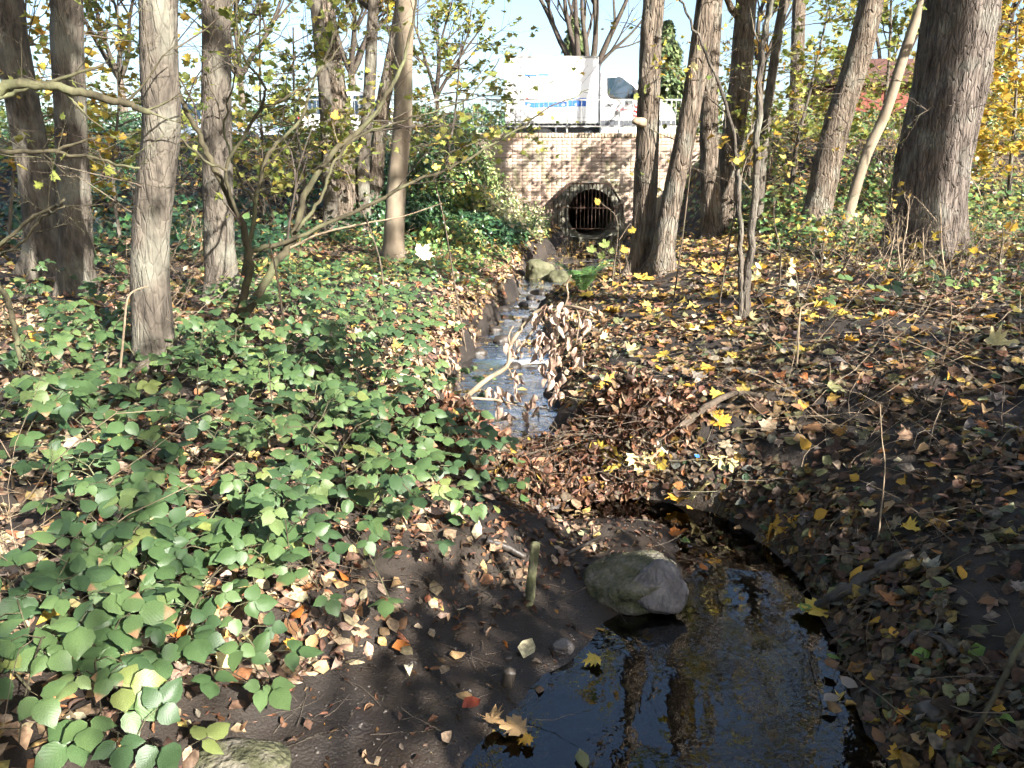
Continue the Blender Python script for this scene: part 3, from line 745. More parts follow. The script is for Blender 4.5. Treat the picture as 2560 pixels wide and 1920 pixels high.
# ------------------------------------------------------------------ railing on the wall
RY = WY + .16
rail = thing('road_railing', 'pale galvanised railing with upright bars along the top of the brick wall', 'railing', (1.5, RY, WTOP))
zt, zb_ = WTOP + .80, WTOP + .165
pw = 1.305; x0 = At(1418, 300, RY).x - 5 * pw
for k in range(10):
    x = x0 + k * pw; box_obj('post', 'galvanised', rail, x - .02, x + .02, RY - .02, RY + .02, (WTOP - .05) if WX0 < x < WX1 else 2.45, zt + .02)
    if k < 9:
        for nm, z in (('top_rail', zt), ('bottom_rail', zb_)): box_obj(nm, 'galvanised', rail, x + .021, x + pw - .021, RY - .014, RY + .014, z - .018, z + .018)
        nbar = 10
        if k == 0: proto = None
        for j in range(1, nbar + 1):
            bx = x + pw * j / (nbar + 1)
            if 'BAL' not in globals():
                bm = bmesh.new(); add_box(bm, -.007, .007, -.007, .007, zb_ + .019, zt - .019); BAL = bm_mesh('baluster', bm, 'galvanised')
            o = link('baluster', BAL, rail); o.location = (bx, RY, 0)
# ------------------------------------------------------------------ vehicles on the road
RZ = 2.50
def wheel(parent, x, yface, r, w, sgn=-1):
    """tyre and rim; yface is the outer face, sgn the side it faces"""
    bm = bmesh.new(); bmesh.ops.create_cone(bm, cap_ends=True, segments=32, radius1=r, radius2=r, depth=w)
    bmesh.ops.bevel(bm, geom=[e for e in bm.edges if abs(e.verts[0].co.z - e.verts[1].co.z) < 1e-5], offset=.03, segments=2, affect='EDGES')
    me = bm_mesh('tyre', bm, 'rubber', False); me.transform(Matrix.Translation((x, yface - sgn * w / 2, RZ + r)) @ Matrix.Rotation(R(90), 4, 'X'))
    t = link('wheel', me, parent)
    bm = bmesh.new(); bmesh.ops.create_cone(bm, cap_ends=True, segments=28, radius1=r * .62, radius2=r * .5, depth=.03)
    for k in range(6):
        a = k * math.pi / 3
        bmesh.ops.create_cone(bm, cap_ends=True, segments=10, radius1=r * .07, radius2=r * .06, depth=.03, matrix=Matrix.Translation((r * .3 * math.cos(a), r * .3 * math.sin(a), .028)))
    bmesh.ops.create_cone(bm, cap_ends=True, segments=16, radius1=r * .16, radius2=r * .12, depth=.05, matrix=Matrix.Translation((0, 0, .03)))
    me = bm_mesh('rim', bm, 'wheel_metal'); me.transform(Matrix.Translation((x, yface + sgn * .008, RZ + r)) @ Matrix.Rotation(R(90) if sgn < 0 else R(-90), 4, 'X'))
    o = link('rim', me, t); o.matrix_parent_inverse = Matrix.Translation(-root_loc(parent)) if False else Matrix.Identity(4)
    return t

TY = 26.0                                               # the side that faces the stream
def tp(px, py): p = At(px, py, TY); return (p.x, p.z)
truck = thing('delivery_truck', 'white box-body delivery truck with blue print, parked on the road behind the railing', 'truck', (tp(1400, 300)[0], TY + 1, RZ))
bx0, bz1 = tp(1262, 141); bx1, bz0 = tp(1493, 307)
bm = bmesh.new(); add_box(bm, bx0, bx1, TY - .03, TY + 2.07, bz0, bz1, .03); box_ = link('box_body', bm_mesh('box_body', bm, 'van_white'), truck)
for z0, z1 in ((bz0 - .02, bz0 + .05), (bz1 - .05, bz1 + .01)): box_obj('edge_trim', 'galvanised', truck, bx0 + .02, bx1 - .02, TY - .042, TY - .031, z0, z1)
box_obj('corner_post', 'grey_plastic', truck, bx1 + .005, bx1 + .055, TY + .0, TY + 2.0, bz0 - .02, bz1 - .1)
box_obj('chassis', 'grey_plastic', truck, bx0 + .1, bx1 + .6, TY + .35, TY + 1.7, RZ + .42, bz0 - .03)
box_obj('rear_bumper', 'grey_plastic', truck, bx0 - .12, bx0 + .02, TY + .1, TY + 1.95, RZ + .4, RZ + .55)
# cab: side outline from the photo, nose to the right
cab = [tp(1502, 176), tp(1545, 172), tp(1566, 178), tp(1582, 192), tp(1606, 222), tp(1628, 247), tp(1650, 251), tp(1674, 262), tp(1687, 282), tp(1690, 305)]
cab += [(tp(1690, 305)[0] + .02, RZ + .32), (tp(1690, 305)[0] - .08, RZ + .24), (tp(1502, 300)[0], RZ + .24)]
bm = bmesh.new(); add_prism(bm, cab, TY + .02, TY + 1.98, .05, 3)
for v in bm.verts:
    if v.co.z > RZ + 1.25: v.co.y += (.14 if v.co.y < TY + 1 else -.14) * min(1, (v.co.z - RZ - 1.25) / .9)
link('cab', bm_mesh('cab', bm, 'van_white'), truck)
win = [tp(1520, 193), tp(1550, 191), tp(1562, 196), tp(1580, 213), tp(1597, 233), tp(1599, 243), tp(1575, 246), tp(1530, 241), tp(1523, 232)]
def side_y(z): return TY + .02 + .14 * min(1, max(0, (z - RZ - 1.25) / .9))
def decal(name, mat, pts, off=.006, th=.004, parent=truck, flat=None):
    bm = bmesh.new(); f = []
    a = [bm.verts.new((x, (flat if flat is not None else side_y(z)) - off, z)) for x, z in pts]; b = [bm.verts.new((x, (flat if flat is not None else side_y(z)) - off + th, z)) for x, z in pts]
    n = len(pts); bm.faces.new(a); bm.faces.new(b[::-1])
    for i in range(n): bm.faces.new([a[i], b[i], b[(i + 1) % n], a[(i + 1) % n]])
    bmesh.ops.recalc_face_normals(bm, faces=bm.faces); return link(name, bm_mesh(name, bm, mat), parent)
def rect(px0, py0, px1, py1): return [tp(px0, py0), tp(px1, py0), tp(px1, py1), tp(px0, py1)]
decal('window_seal', 'print_black', [tp(1518, 191), tp(1550, 189), tp(1564, 194), tp(1583, 212), tp(1600, 232), tp(1602, 245), tp(1575, 248), tp(1528, 243), tp(1521, 233)], .008)
decal('side_window', 'car_glass', win, .014)
decal('window_bar', 'print_black', [tp(1571, 222), tp(1573, 222), tp(1575, 246), tp(1572, 246)], .02)
decal('skirt', 'grey_plastic', rect(1502, 300, 1690, 314), .012, .01)
decal('door_seam', 'grey_plastic', rect(1514.5, 190, 1515.2, 314), .007)
decal('door_handle', 'print_black', rect(1516, 259.5, 1535, 263), .02, .018)
for k in range(3): decal('warning_stripe', 'print_red', [tp(1585, 261 + 12 * k), tp(1601, 270 + 12 * k), tp(1601, 276 + 12 * k), tp(1585, 267 + 12 * k)], .011)
decal('warning_panel', 'lamp_glass', rect(1583, 256, 1603, 300), .006)
decal('red_lettering', 'print_red', rect(1541, 271.5, 1571, 273), .009); decal('red_lettering', 'print_red', rect(1541, 273.8, 1571, 274.8), .009)
for k in range(4): decal('striped_emblem', 'print_black', [tp(1535 + 2.5 * k, 282 - 3 * k), tp(1545 + 1.0 * k, 286 - 3 * k), tp(1544 + 1.0 * k, 288 - 3 * k), tp(1534 + 2.5 * k, 284 - 3 * k)], .009)
decal('striped_emblem', 'print_black', [tp(1543, 270), tp(1548, 259), tp(1553, 254), tp(1556, 258), tp(1551, 262), tp(1548, 269)], .009)
decal('striped_emblem', 'print_black', [tp(1565, 254), tp(1569, 256), tp(1571, 262), tp(1567, 261)], .009)
mirror = box_obj('mirror', 'print_black', truck, tp(1590, 0)[0], tp(1602, 0)[0], TY - .22, TY - .06, tp(0, 250)[1], tp(0, 226)[1], bev=.02)
box_obj('mirror_arm', 'print_black', truck, tp(1594, 0)[0], tp(1598, 0)[0], TY - .06, TY + .14, tp(0, 247)[1], tp(0, 244)[1])
decal('indicator', 'print_red', rect(1606, 262, 1611, 265), .012)
decal('headlamp', 'lamp_glass', [tp(1664, 266), tp(1680, 276), tp(1683, 290), tp(1668, 288)], .016)
fy = TY - .034
decal('blue_band', 'print_blue', [tp(1313, 255), tp(1330, 256), tp(1420, 254), tp(1420, 247), tp(1465, 245), tp(1465, 266), tp(1330, 270), tp(1313, 262)], .004, flat=fy)
decal('blue_band', 'print_blue', rect(1312, 186, 1342, 191), .004, flat=fy); decal('blue_band', 'print_blue', rect(1346, 185, 1372, 190), .004, flat=fy)
decal('red_mark', 'print_red', [tp(1312, 248), tp(1318, 243), tp(1323, 248), tp(1318, 252)], .004, flat=fy)
for a, b in ((1318, 1326), (1404, 1412), (1437, 1441)): decal('white_lettering', 'lamp_glass', rect(a, 260, b, 264), .008, .003, flat=fy)
for k in range(4): decal('grey_lettering', 'galvanised', rect(1468, 288 + 2.2 * k, 1482, 289 + 2.2 * k), .004, flat=fy)
for px in (1362, 1590):
    for sg, yf in ((-1, TY + .06), (1, TY + 1.94)): wheel(truck, tp(px, 300)[0], yf, .34, .2, sg)
box_obj('mudguard', 'grey_plastic', truck, tp(1392, 0)[0], tp(1396, 0)[0], TY + .05, TY + .35, RZ + .3, bz0 - .03)

def car(name, label, px0, px1, roofz, mat, y=26.2, kind='van'):
    """side-on car, nose to the right"""
    x0, x1 = At(px0, 300, y).x, At(px1, 300, y).x; L = x1 - x0; h = roofz
    root = thing(name, label, 'car', ((x0 + x1) / 2, y + .9, RZ))
    X = lambda t: x0 + t * L
    prof = [(X(0), RZ + .35), (X(.0), RZ + .62 * h), (X(.03), RZ + .75 * h), (X(.08), RZ + .97 * h), (X(.15), RZ + h), (X(.55), RZ + h), (X(.62), RZ + .95 * h), (X(.78), RZ + .62 * h), (X(.95), RZ + .52 * h), (X(1), RZ + .40 * h), (X(1), RZ + .28), (X(.97), RZ + .2), (X(.03), RZ + .2)]
    bm = bmesh.new(); add_prism(bm, prof, y, y + 1.78, .06, 3)
    for v in bm.verts:
        if v.co.z > RZ + .6 * h: v.co.y += (.2 if v.co.y < y + .9 else -.2) * (v.co.z - RZ - .6 * h) / (.4 * h)
    link('body', bm_mesh('body', bm, mat), root)
    sy = lambda z: y + .2 * max(0, (z - RZ - .6 * h) / (.4 * h))
    def pan(nm, m, pts, off=.01):
        bm = bmesh.new(); a = [bm.verts.new((x, sy(z) - off, z)) for x, z in pts]; b = [bm.verts.new((x, sy(z) - off + .006, z)) for x, z in pts]
        bm.faces.new(a); bm.faces.new(b[::-1]); n = len(pts)
        for i in range(n): bm.faces.new([a[i], b[i], b[(i + 1) % n], a[(i + 1) % n]])
        bmesh.ops.recalc_face_normals(bm, faces=bm.faces); return link(nm, bm_mesh(nm, bm, m), root)
    zb, zt = RZ + .63 * h, RZ + .93 * h
    for a, b in ((.08, .24), (.26, .42)): pan('side_window', 'car_glass', [(X(a), zb), (X(a + .01), zt), (X(b), zt), (X(b), zb)])
    pan('side_window', 'car_glass', [(X(.44), zb), (X(.44), zt), (X(.58), zt), (X(.60), RZ + .9 * h), (X(.73), zb)])
    pan('door_handle', 'print_black', [(X(.36), zb - .1), (X(.40), zb - .1), (X(.40), zb - .07), (X(.36), zb - .07)], .02)
    pan('door_handle', 'print_black', [(X(.52), zb - .1), (X(.56), zb - .1), (X(.56), zb - .07), (X(.52), zb - .07)], .02)
    pan('side_trim', 'grey_plastic', [(X(.24), RZ + .42), (X(.74), RZ + .42), (X(.74), RZ + .50), (X(.24), RZ + .50)])
    pan('headlamp', 'lamp_glass', [(X(.92), RZ + .44 * h), (X(.98), RZ + .40 * h), (X(.98), RZ + .34 * h), (X(.93), RZ + .36 * h)])
    pan('tail_lamp', 'print_red', [(X(.01), RZ + .42 * h), (X(.03), RZ + .42 * h), (X(.03), RZ + .6 * h), (X(.01), RZ + .6 * h)])
    box_obj('mirror', 'print_black', root, X(.70), X(.735), y - .12, y + .06, zb + .02, zb + .16, bev=.02)
    for t in (.18, .82):
        for sg, yf in ((-1, y - .01), (1, y + 1.79)): wheel(root, X(t), yf, .31, .2, sg)
    return root
car('parked_van', 'white van with blue-tinted windows parked behind the leaning trunks', 742, 1064, 1.80, 'van_white')
car('parked_car', 'silver-blue car parked at the far end of the road behind grey trunks', 372, 680, 1.55, 'car_silver_blue')

# ------------------------------------------------------------------ house across the road
def house():
    y0 = 44; a = At(2085, 230, y0); b = At(2330, 230, y0); x0, x1 = a.x, b.x; z1 = At(2200, 208, y0).z; zr = At(2200, 150, y0).z
    h = thing('red_house', 'low red rendered house with dark tiled roof behind the trees across the road', 'house', ((x0 + x1) / 2, y0 + 3, 2.6))
    box_obj('wall', 'red_render', h, x0, x1, y0, y0 + 6, 2.5, z1)
    r = prism_obj('roof', 'roof_tile', h, [(0, 0), (0, 1)][:0] + [(x0 - .4, z1 - .12), (x1 + .4, z1 - .12), (x1 + .4, z1 + .06), (x1 - 1.2, zr), (x0 + 1.2, zr), (x0 - .4, z1 + .06)], y0 - .5, y0 + 6.5)
    for k in range(3):
        wx = x0 + .8 + k * 1.7
        w = box_obj('window', 'van_white', h, wx, wx + .9, y0 - .04, y0 + .02, 3.6, 4.8); box_obj('pane', 'car_glass', w, wx + .06, wx + .84, y0 - .06, y0 - .041, 3.66, 4.74)
        w.children[0].matrix_parent_inverse = Matrix.Identity(4)
    box_obj('chimney', 'red_render', r, x0 + 2.4, x0 + 2.9, y0 + 3, y0 + 3.5, zr - .3, zr + .7).matrix_parent_inverse = Matrix.Identity(4)
house()
# ------------------------------------------------------------------ trees standing along the stream
def trunk_tree(name, label, pts, wid, bark, mat, height, seed, limbs=7, crown=1200, pal='crown', flare=1.35, cat='tree', group=None, limb_from=.35, sides=28, leafsize=(.09, .15), Y=None, lean_y=0, low=6):
    """pts: photo pixels of the trunk axis from the foot up, wid: its width in photo pixels"""
    r = np.random.default_rng(seed)
    foot = G(*pts[0]) if Y is None else At(*pts[0], Y); Yb = foot.y
    P = [np.array(foot) - np.array([0, 0, .25]), np.array(foot)] + [np.array(At(px, py, Yb)) for px, py in pts[1:]]
    d = (P[-1] - P[-2]); d /= np.linalg.norm(d); d = d * .75 + np.array([0, 0, .35]); d /= np.linalg.norm(d)
    q = P[-1]
    while q[2] < height:
        d = d + np.array([*r.normal(0, .05, 2), .03]); d /= np.linalg.norm(d); q = q + d * 1.1; P.append(q)
    A = spline(P, 10 if sides > 20 else 5)
    for k in range(len(A)): A[k, 1] += lean_y * max(0, A[k, 2] - foot.z)
    L = np.concatenate([[0], np.cumsum(np.linalg.norm(np.diff(A, axis=0), axis=1))])
    if sides > 20:                                     # even, close rings for the bark relief
        s_ = np.concatenate([np.arange(0, min(6.5, L[-1]), .045), np.arange(6.5, L[-1], .2)]) if L[-1] > 6.5 else np.arange(0, L[-1], .045)
        A = np.stack([np.interp(s_, L, A[:, k]) for k in range(3)], -1); L = s_
    r0 = wid * Yb / FPX / 2 / math.cos(PITCH * .5)
    rad = r0 * np.interp(L, [0, .25, .5, .9, 3, height * .6, height + 2], [flare, flare * .98, 1.12, 1.02, .92, .6, .12])
    root = thing(name, label, cat, foot, group)
    V, T = tube(A, rad, sides, bark)
    nr_ = len(A); B = V[:nr_ * sides].reshape(nr_, sides, 3); an_ = np.linspace(0, 6.283, sides, endpoint=False); lob = np.clip(np.cos(an_ * r.integers(3, 6) + r.uniform(0, 6)) + .5 * np.cos(an_ * 2 + r.uniform(0, 6)), -.35, 1.3)
    B += (B - A[:, None, :]) * (lob[None, :] * .42 * np.exp(-np.maximum(L - .22, 0) / .16)[:, None])[..., None]; V[:nr_ * sides] = B.reshape(-1, 3)      # root flare
    link('trunk', tri_mesh('trunk', V, T, mat), root)
    polys, tips = [], []
    for k in range(limbs):
        t = r.uniform(limb_from, .97); kk = int(t * (len(A) - 1)); a = r.uniform(0, 6.283); dd = np.array([math.cos(a), math.sin(a), r.uniform(.25, .9)])
        if A[kk][2] < 4.2: continue
        ll = (height * .26) * (1.25 - t) + .8
        grow(r, A[kk], dd, ll, max(rad[kk] * .45, .012), 2, polys, tips, .15, .25)
    lpolys, ltips = [], []
    for k in range(low + 3):                               # thin low shoots
        kk = int(np.argmin(np.abs(A[:, 2] - r.uniform(foot.z + .8, 4.4)))); a = r.uniform(0, 6.283)
        grow(r, A[kk], np.array([math.cos(a), math.sin(a), r.uniform(-.1, .7)]), r.uniform(.5, 1.3), .006, 1, lpolys, ltips, .0, .3, (2, 5))
    if lpolys:
        polys_mesh('shoots', lpolys, 'twig', root)['kind'] = 'stuff'; lv = tip_leaves(ltips, (1, 4), (.06, .10), 'hang' if seed % 3 else 'yellow', MAPLE_LO, r, .6, .55)
        if lv: leaves_obj('shoot_leaves', [lv], 'hanging_leaf', root)
    if polys:
        polys_mesh('branches', polys, mat if mat != 'bark_plated' else 'bark_ridged', root, 4)
        crown = int(crown * .6); k = crown / max(1, len(tips)); lo = max(1, int(k)); 
        lv = tip_leaves(tips, (lo, lo + 2), leafsize, pal, MAPLE_MIN, r, .5)
        if lv: o = leaves_obj('crown', [lv], 'hanging_leaf', root)
    return root, foot

BK = lambda s, a=.012, f=5, st=2.2: (f, st, a, s)
trunk_tree('maple_tree', 'pale grey trunk leaning at the left edge, shaded on its left', [(112, 690), (100, 520), (60, 280), (22, 60)], 76, BK(1, .012, 6, 2.5), 'bark_grey', 13, 21, 8, 1100)
trunk_tree('maple_tree', 'straight pale grey trunk with a dark knot, second from the left edge', [(192, 735), (190, 600), (178, 330), (167, 100), (163, -20)], 72, BK(2, .012, 6, 2.5), 'bark_grey', 14, 22, 8, 1200)
trunk_tree('maple_tree', 'sturdy grey-brown trunk rising from the brambles, nearest on the left bank', [(388, 925), (374, 700), (383, 520), (405, 330), (399, 160), (396, -20)], 86, BK(3, .012, 6, 2.5), 'bark_grey', 12, 23, 7, 1000, flare=1.3)
trunk_tree('maple_tree', 'straight pale trunk just behind the forked maple shrub', [(556, 742), (546, 600), (542, 300), (541, -10)], 68, BK(4, .012, 7, 2.5), 'bark_grey', 14, 24, 8, 1200)
trunk_tree('alder_tree', 'slim pale trunk pressed against a thicker ridged trunk, mid left', [(828, 582), (822, 420), (812, 230), (790, 0)], 31, BK(5, .008, 5, 2), 'bark_grey', 13, 25, 7, 900, sides=22)
trunk_tree('alder_tree', 'ridged trunk with a dark notch, thickest of the mid-left group', [(870, 566), (860, 400), (846, 280), (806, 0)], 54, BK(6, .012), 'bark_ridged', 14, 26, 8, 1200)
trunk_tree('alder_tree', 'slim shaded trunk between the notched trunk and the dark leaning one', [(915, 572), (908, 420), (922, 240), (934, 0)], 29, BK(7, .008), 'bark_grey', 12, 27, 6, 800, sides=22)
trunk_tree('alder_tree', 'dark brown trunk leaning to the right behind the smooth pale trunk', [(936, 560), (942, 430), (955, 273), (972, 190), (1006, 0)], 34, BK(8, .012), 'bark_ridged', 13, 28, 7, 900, sides=22)
trunk_tree('beech_tree', 'smooth beige trunk lit along its right side, left of the ivy bank', [(984, 652), (990, 480), (1006, 290), (1008, 140), (1014, -10)], 46, BK(9, .003, 3, 1), 'bark_smooth', 14, 29, 8, 1100)
rA, fA = trunk_tree('alder_tree', 'ridged trunk with a snapped branch stub, left stem of the twin alder by the stream', [(1606, 683), (1612, 560), (1614, 486), (1621, 290), (1634, 0)], 55, BK(10, .014), 'bark_ridged', 15, 30, 8, 1200, flare=1.5)
trunk_tree('alder_tree', 'ridged trunk leaning right, right stem of the twin alder by the stream', [(1652, 683), (1668, 560), (1684, 480), (1724, 289), (1766, 0)], 50, BK(11, .014), 'bark_ridged', 15, 31, 8, 1200, flare=1.5)
trunk_tree('alder_tree', 'upright dappled trunk just right of the twin alder', [(1778, 592), (1774, 420), (1772, 220), (1786, 0)], 46, BK(12, .012), 'bark_ridged', 14, 32, 7, 1000)
trunk_tree('alder_tree', 'dark ridged trunk behind the pale sapling, bent to the right', [(1822, 572), (1824, 407), (1850, 203), (1866, 0)], 54, BK(13, .013), 'bark_ridged', 14, 33, 8, 1200)
trunk_tree('alder_tree', 'thin grey pole-like trunk behind the pale sapling', [(1893, 560), (1908, 366), (1940, 122), (1962, -10)], 24, BK(14, .005), 'bark_grey', 12, 34, 6, 900, sides=22)
trunk_tree('alder_tree', 'shaggy leaning trunk with a shadowed foot, mid right', [(2032, 580), (2048, 505), (2088, 325), (2140, 163), (2180, -5)], 63, BK(15, .014), 'bark_ridged', 14, 35, 9, 1500)
trunk_tree('alder_tree', 'thin smooth leaning stem with a bright side between two big trunks', [(2103, 602), (2128, 509), (2165, 390), (2213, 285), (2254, 155), (2303, 0)], 25, BK(16, .003, 3, 1), 'bark_smooth', 12, 36, 6, 900, sides=22)
trunk_tree('oak_tree', 'massive trunk with deep plated bark, largest tree at the right', [(2307, 640), (2311, 590), (2332, 407), (2376, 203), (2406, 0)], 166, BK(17, .030, 7, 2.4), 'bark_plated', 16, 37, 9, 1500, sides=72, flare=1.2)
trunk_tree('alder_tree', 'distant upright trunk on the road bank left of the leaning shaggy trunk', [(1990, 330), (1993, 203), (1998, 0)], 32, BK(18, .008), 'bark_ridged', 15, 38, 8, 1100, Y=20.4)

# snapped stub on the twin alder
p = np.array(At(1612, 309, fA.y)); V, T = tube(np.array([p + (0, .05, 0), p + (-.05, -.14, .0), p + (-.15, -.2, .015), p + (-.17, -.2, .02)]), [.05, .055, .04, .015], 10, (3, 4, .012, 4))
st = link('branch_stub', tri_mesh('branch_stub', V, T, 'straw'), rA)

# pale forked sapling on the right bank
def stems_thing(name, label, cat, foot_px, stems, mat, leaves=None, twigs=0, seed=0, depth=None, tw_len=(.25, .6), pal='hang', lsize=(.05, .09), per=(1, 3), keep=.6, tm=None, part='stem', tmat=None, tl=1):
    r = np.random.default_rng(seed); f = G(*foot_px) if depth is None else At(*foot_px, depth)
    root = thing(name, label, cat, f); polys, tips = [], []
    for st in stems:
        pts, w0, w1 = st[0], st[1], st[2]; dy = st[3] if len(st) > 3 else (0, 0)
        n = len(pts); P = []
        for k, (px, py) in enumerate(pts):
            P.append(np.array(At(px, py, f.y + dy[0] + (dy[1] - dy[0]) * k / max(1, n - 1))))
        A = spline(P, 6); A = A + np.concatenate([np.zeros((1, 3)), r.normal(0, .006, (len(A) - 1, 3))])
        rd = np.linspace(w0, w1, len(A)) * f.y / FPX / 2
        link(part, tri_mesh(part, *tube(A, rd, 10), mat), root)
        for _ in range(twigs):
            k = r.integers(len(A) // 4, len(A)); tg = A[min(k + 1, len(A) - 1)] - A[k - 1]; tg /= np.linalg.norm(tg) + 1e-9
            a = r.uniform(.4, 1.0); q = tg * math.cos(a) + perp(tg, r) * math.sin(a)
            grow(r, A[k], q, r.uniform(*tw_len), max(.002, rd[k] * .4), tl, polys, tips, .05, .3, (2, 5))
    if polys: polys_mesh('twigs', polys, tmat or mat, root)['kind'] = 'stuff'
    if leaves and tips:
        lv = tip_leaves(tips, per, lsize, pal, tm or MAPLE_LO, r, .55, keep)
        if lv: leaves_obj('foliage', [lv], 'hanging_leaf', root)
    return root
stems_thing('maple_sapling', 'slim pale forked sapling standing alone in the yellow leaf carpet', 'sapling', (1860, 800),
    [([(1862, 805), (1872, 667), (1888, 488), (1900, 203), (1912, 90), (1935, -20)], 22, 10), ([(1852, 800), (1850, 620), (1846, 447), (1842, 399), (1815, 260), (1754, 110), (1700, -5)], 15, 5), ([(1844, 402), (1868, 345), (1892, 300)], 9, 6)],
    'bark_grey', True, 5, 51, pal='yellow', keep=.25, tmat='twig')

# the forked maple shrub with the long arching arms
stems_thing('maple_shrub', 'forked many-stemmed maple shrub with arching bare arms and yellow-green leaves', 'shrub', (572, 838),
    [([(570, 842), (608, 752), (625, 648), (596, 545), (545, 440), (508, 355), (462, 265), (410, 150), (382, 65), (375, -20)], 22.4, 5.2, (0, -.5)),
     ([(572, 838), (640, 745), (694, 650), (741, 578), (764, 486), (833, 382), (926, 301), (984, 208), (1018, 116), (1042, -10)], 24.0, 6.0, (0, .5)),
     ([(613, 630), (718, 602), (880, 532), (1042, 452), (1157, 405), (1273, 336), (1380, 268), (1470, 225)], 12.8, 2.2, (0, .6)),
     ([(608, 690), (640, 510), (671, 382), (741, 312), (798, 174), (850, 60), (880, -10)], 12.0, 3.8, (0, .2)),
     ([(596, 545), (567, 428), (648, 278), (660, 220), (602, 127), (590, -5)], 8.8, 3.8, (-.2, -.6)),
     ([(567, 428), (500, 390), (440, 330), (395, 250), (372, 200)], 6.4, 3.0, (-.3, -.5)),
     ([(741, 578), (800, 500), (838, 400), (900, 340), (1010, 300), (1160, 250), (1250, 150)], 9.6, 2.2, (.1, .4)),
     ([(648, 278), (720, 240), (790, 190), (846, 120), (900, 20)], 6.4, 2.2, (-.2, 0)),
     ([(640, 510), (590, 420), (560, 320), (585, 200), (620, 80)], 7.2, 3.0, (0, .3))],
    'twig_olive', True, 9, 52, pal='hang', lsize=(.05, .085), per=(1, 4), keep=.62, tw_len=(.35, .95), tmat='twig_dark', tl=1)

# bare arms reaching in from a shrub beyond the left edge
stems_thing('bare_shrub', 'bare olive-grey shrub arms reaching in from beyond the left edge', 'shrub', (-260, 800),
    [([(-260, 800), (-220, 500), (-140, 300), (0, 224), (90, 213), (203, 232), (300, 255), (372, 280)], 34, 14), ([(-60, 270), (0, 244), (100, 208), (262, 160)], 16, 6),
     ([(-230, 560), (-120, 400), (0, 378), (122, 378), (245, 345)], 20, 5), ([(122, 378), (230, 395), (350, 425)], 9, 6),
     ([(-180, 700), (-40, 640), (60, 560), (130, 520), (158, 500)], 12, 5, (0, -.4)), ([(0, 640), (60, 600), (110, 540), (155, 520)], 8, 4, (0, -.4)), ([(-120, 620), (-10, 700), (30, 800), (52, 900)], 16, 11, (0, -.5))],
    'twig_olive', False, 5, 53, depth=4.4, tw_len=(.2, .5))

# saplings with hanging leaves, right side and centre top
def leafy_sapling(label, foot_px, top_px, w, seed, pal, n=10, size=(.10, .16), keep=.95, L=(.7, 1.5), per=(2, 5), Y=None, name='leafy_sapling', zmin=None):
    r = np.random.default_rng(seed); f = G(*foot_px) if Y is None else At(*foot_px, Y); t = np.array(At(*top_px, f.y)); root = thing(name, label, 'sapling', f)
    P = [np.array(f) - (0, 0, .1)] + [np.array(f) * (1 - k) + t * k + r.normal(0, .05, 3) * (k > 0) for k in (0, .3, .6, 1)]; A = spline(P, 6); rd = np.linspace(w, w * .3, len(A)) * f.y / FPX / 2
    link('trunk', tri_mesh('trunk', *tube(A, rd, 8), 'bark_grey'), root); polys, tips = [], []
    for k in range(n):
        kk = r.integers(int(len(A) * .45), len(A)); a = r.uniform(0, 6.283)
        grow(r, A[kk], np.array([math.cos(a), math.sin(a) * .8, r.uniform(-.1, .5)]), r.uniform(*L), .009, 1, polys, tips, -.02, .25, (3, 6))
    polys_mesh('branches', polys, 'twig', root); lv = tip_leaves(tips, per, size, pal, MAPLE_LO, r, .55, keep)
    if lv: leaves_obj('foliage', [lv], 'hanging_leaf', root)
for args in [('young maple with yellow-green leaves between the pale sapling and the shaggy trunk', (1975, 500), (2050, 20), 14, 61, 'hang', 26, (.8, 1.8)), ('young maple with golden leaves at the right edge beyond the massive trunk', (2520, 560), (2540, 60), 14, 62, 'yellow', 30, (.5, 1.2)),
    ('young maple with yellow-green leaves in front of the red house', (2210, 470), (2215, -60), 13, 63, 'hang', 24, (.7, 1.7)), ('thin maple with pale yellow leaves among the mid-left trunks', (760, 600), (735, 60), 12, 64, 'hang', 24, (.6, 1.5)),
    ('thin maple with yellowish leaves at the top left between grey trunks', (300, 600), (290, -20), 12, 65, 'hang', 26, (.7, 1.6)), ('thin maple with scattered leaves left of the truck beside the railing', (1110, 540), (1150, 110), 11, 66, 'hang', 22, (.7, 1.6)),
    ('thin maple with yellow leaves at the far left edge', (20, 620), (60, -40), 12, 67, 'yellow', 20, (.7, 1.5)), ('slender maple with yellow-green leaves behind the forked shrub', (660, 560), (640, -20), 11, 68, 'hang', 24, (.7, 1.6)),
    ('slender maple with yellow leaves behind the bent dark trunk', (1870, 470), (1930, -30), 11, 69, 'crown', 22, (.7, 1.7)), ('slender golden maple behind the massive trunk', (2420, 470), (2470, -40), 12, 70, 'yellow', 26, (.7, 1.6))]:
    leafy_sapling(*args[:6], int(args[6] * 1.7), L=args[7], per=(3, 8))

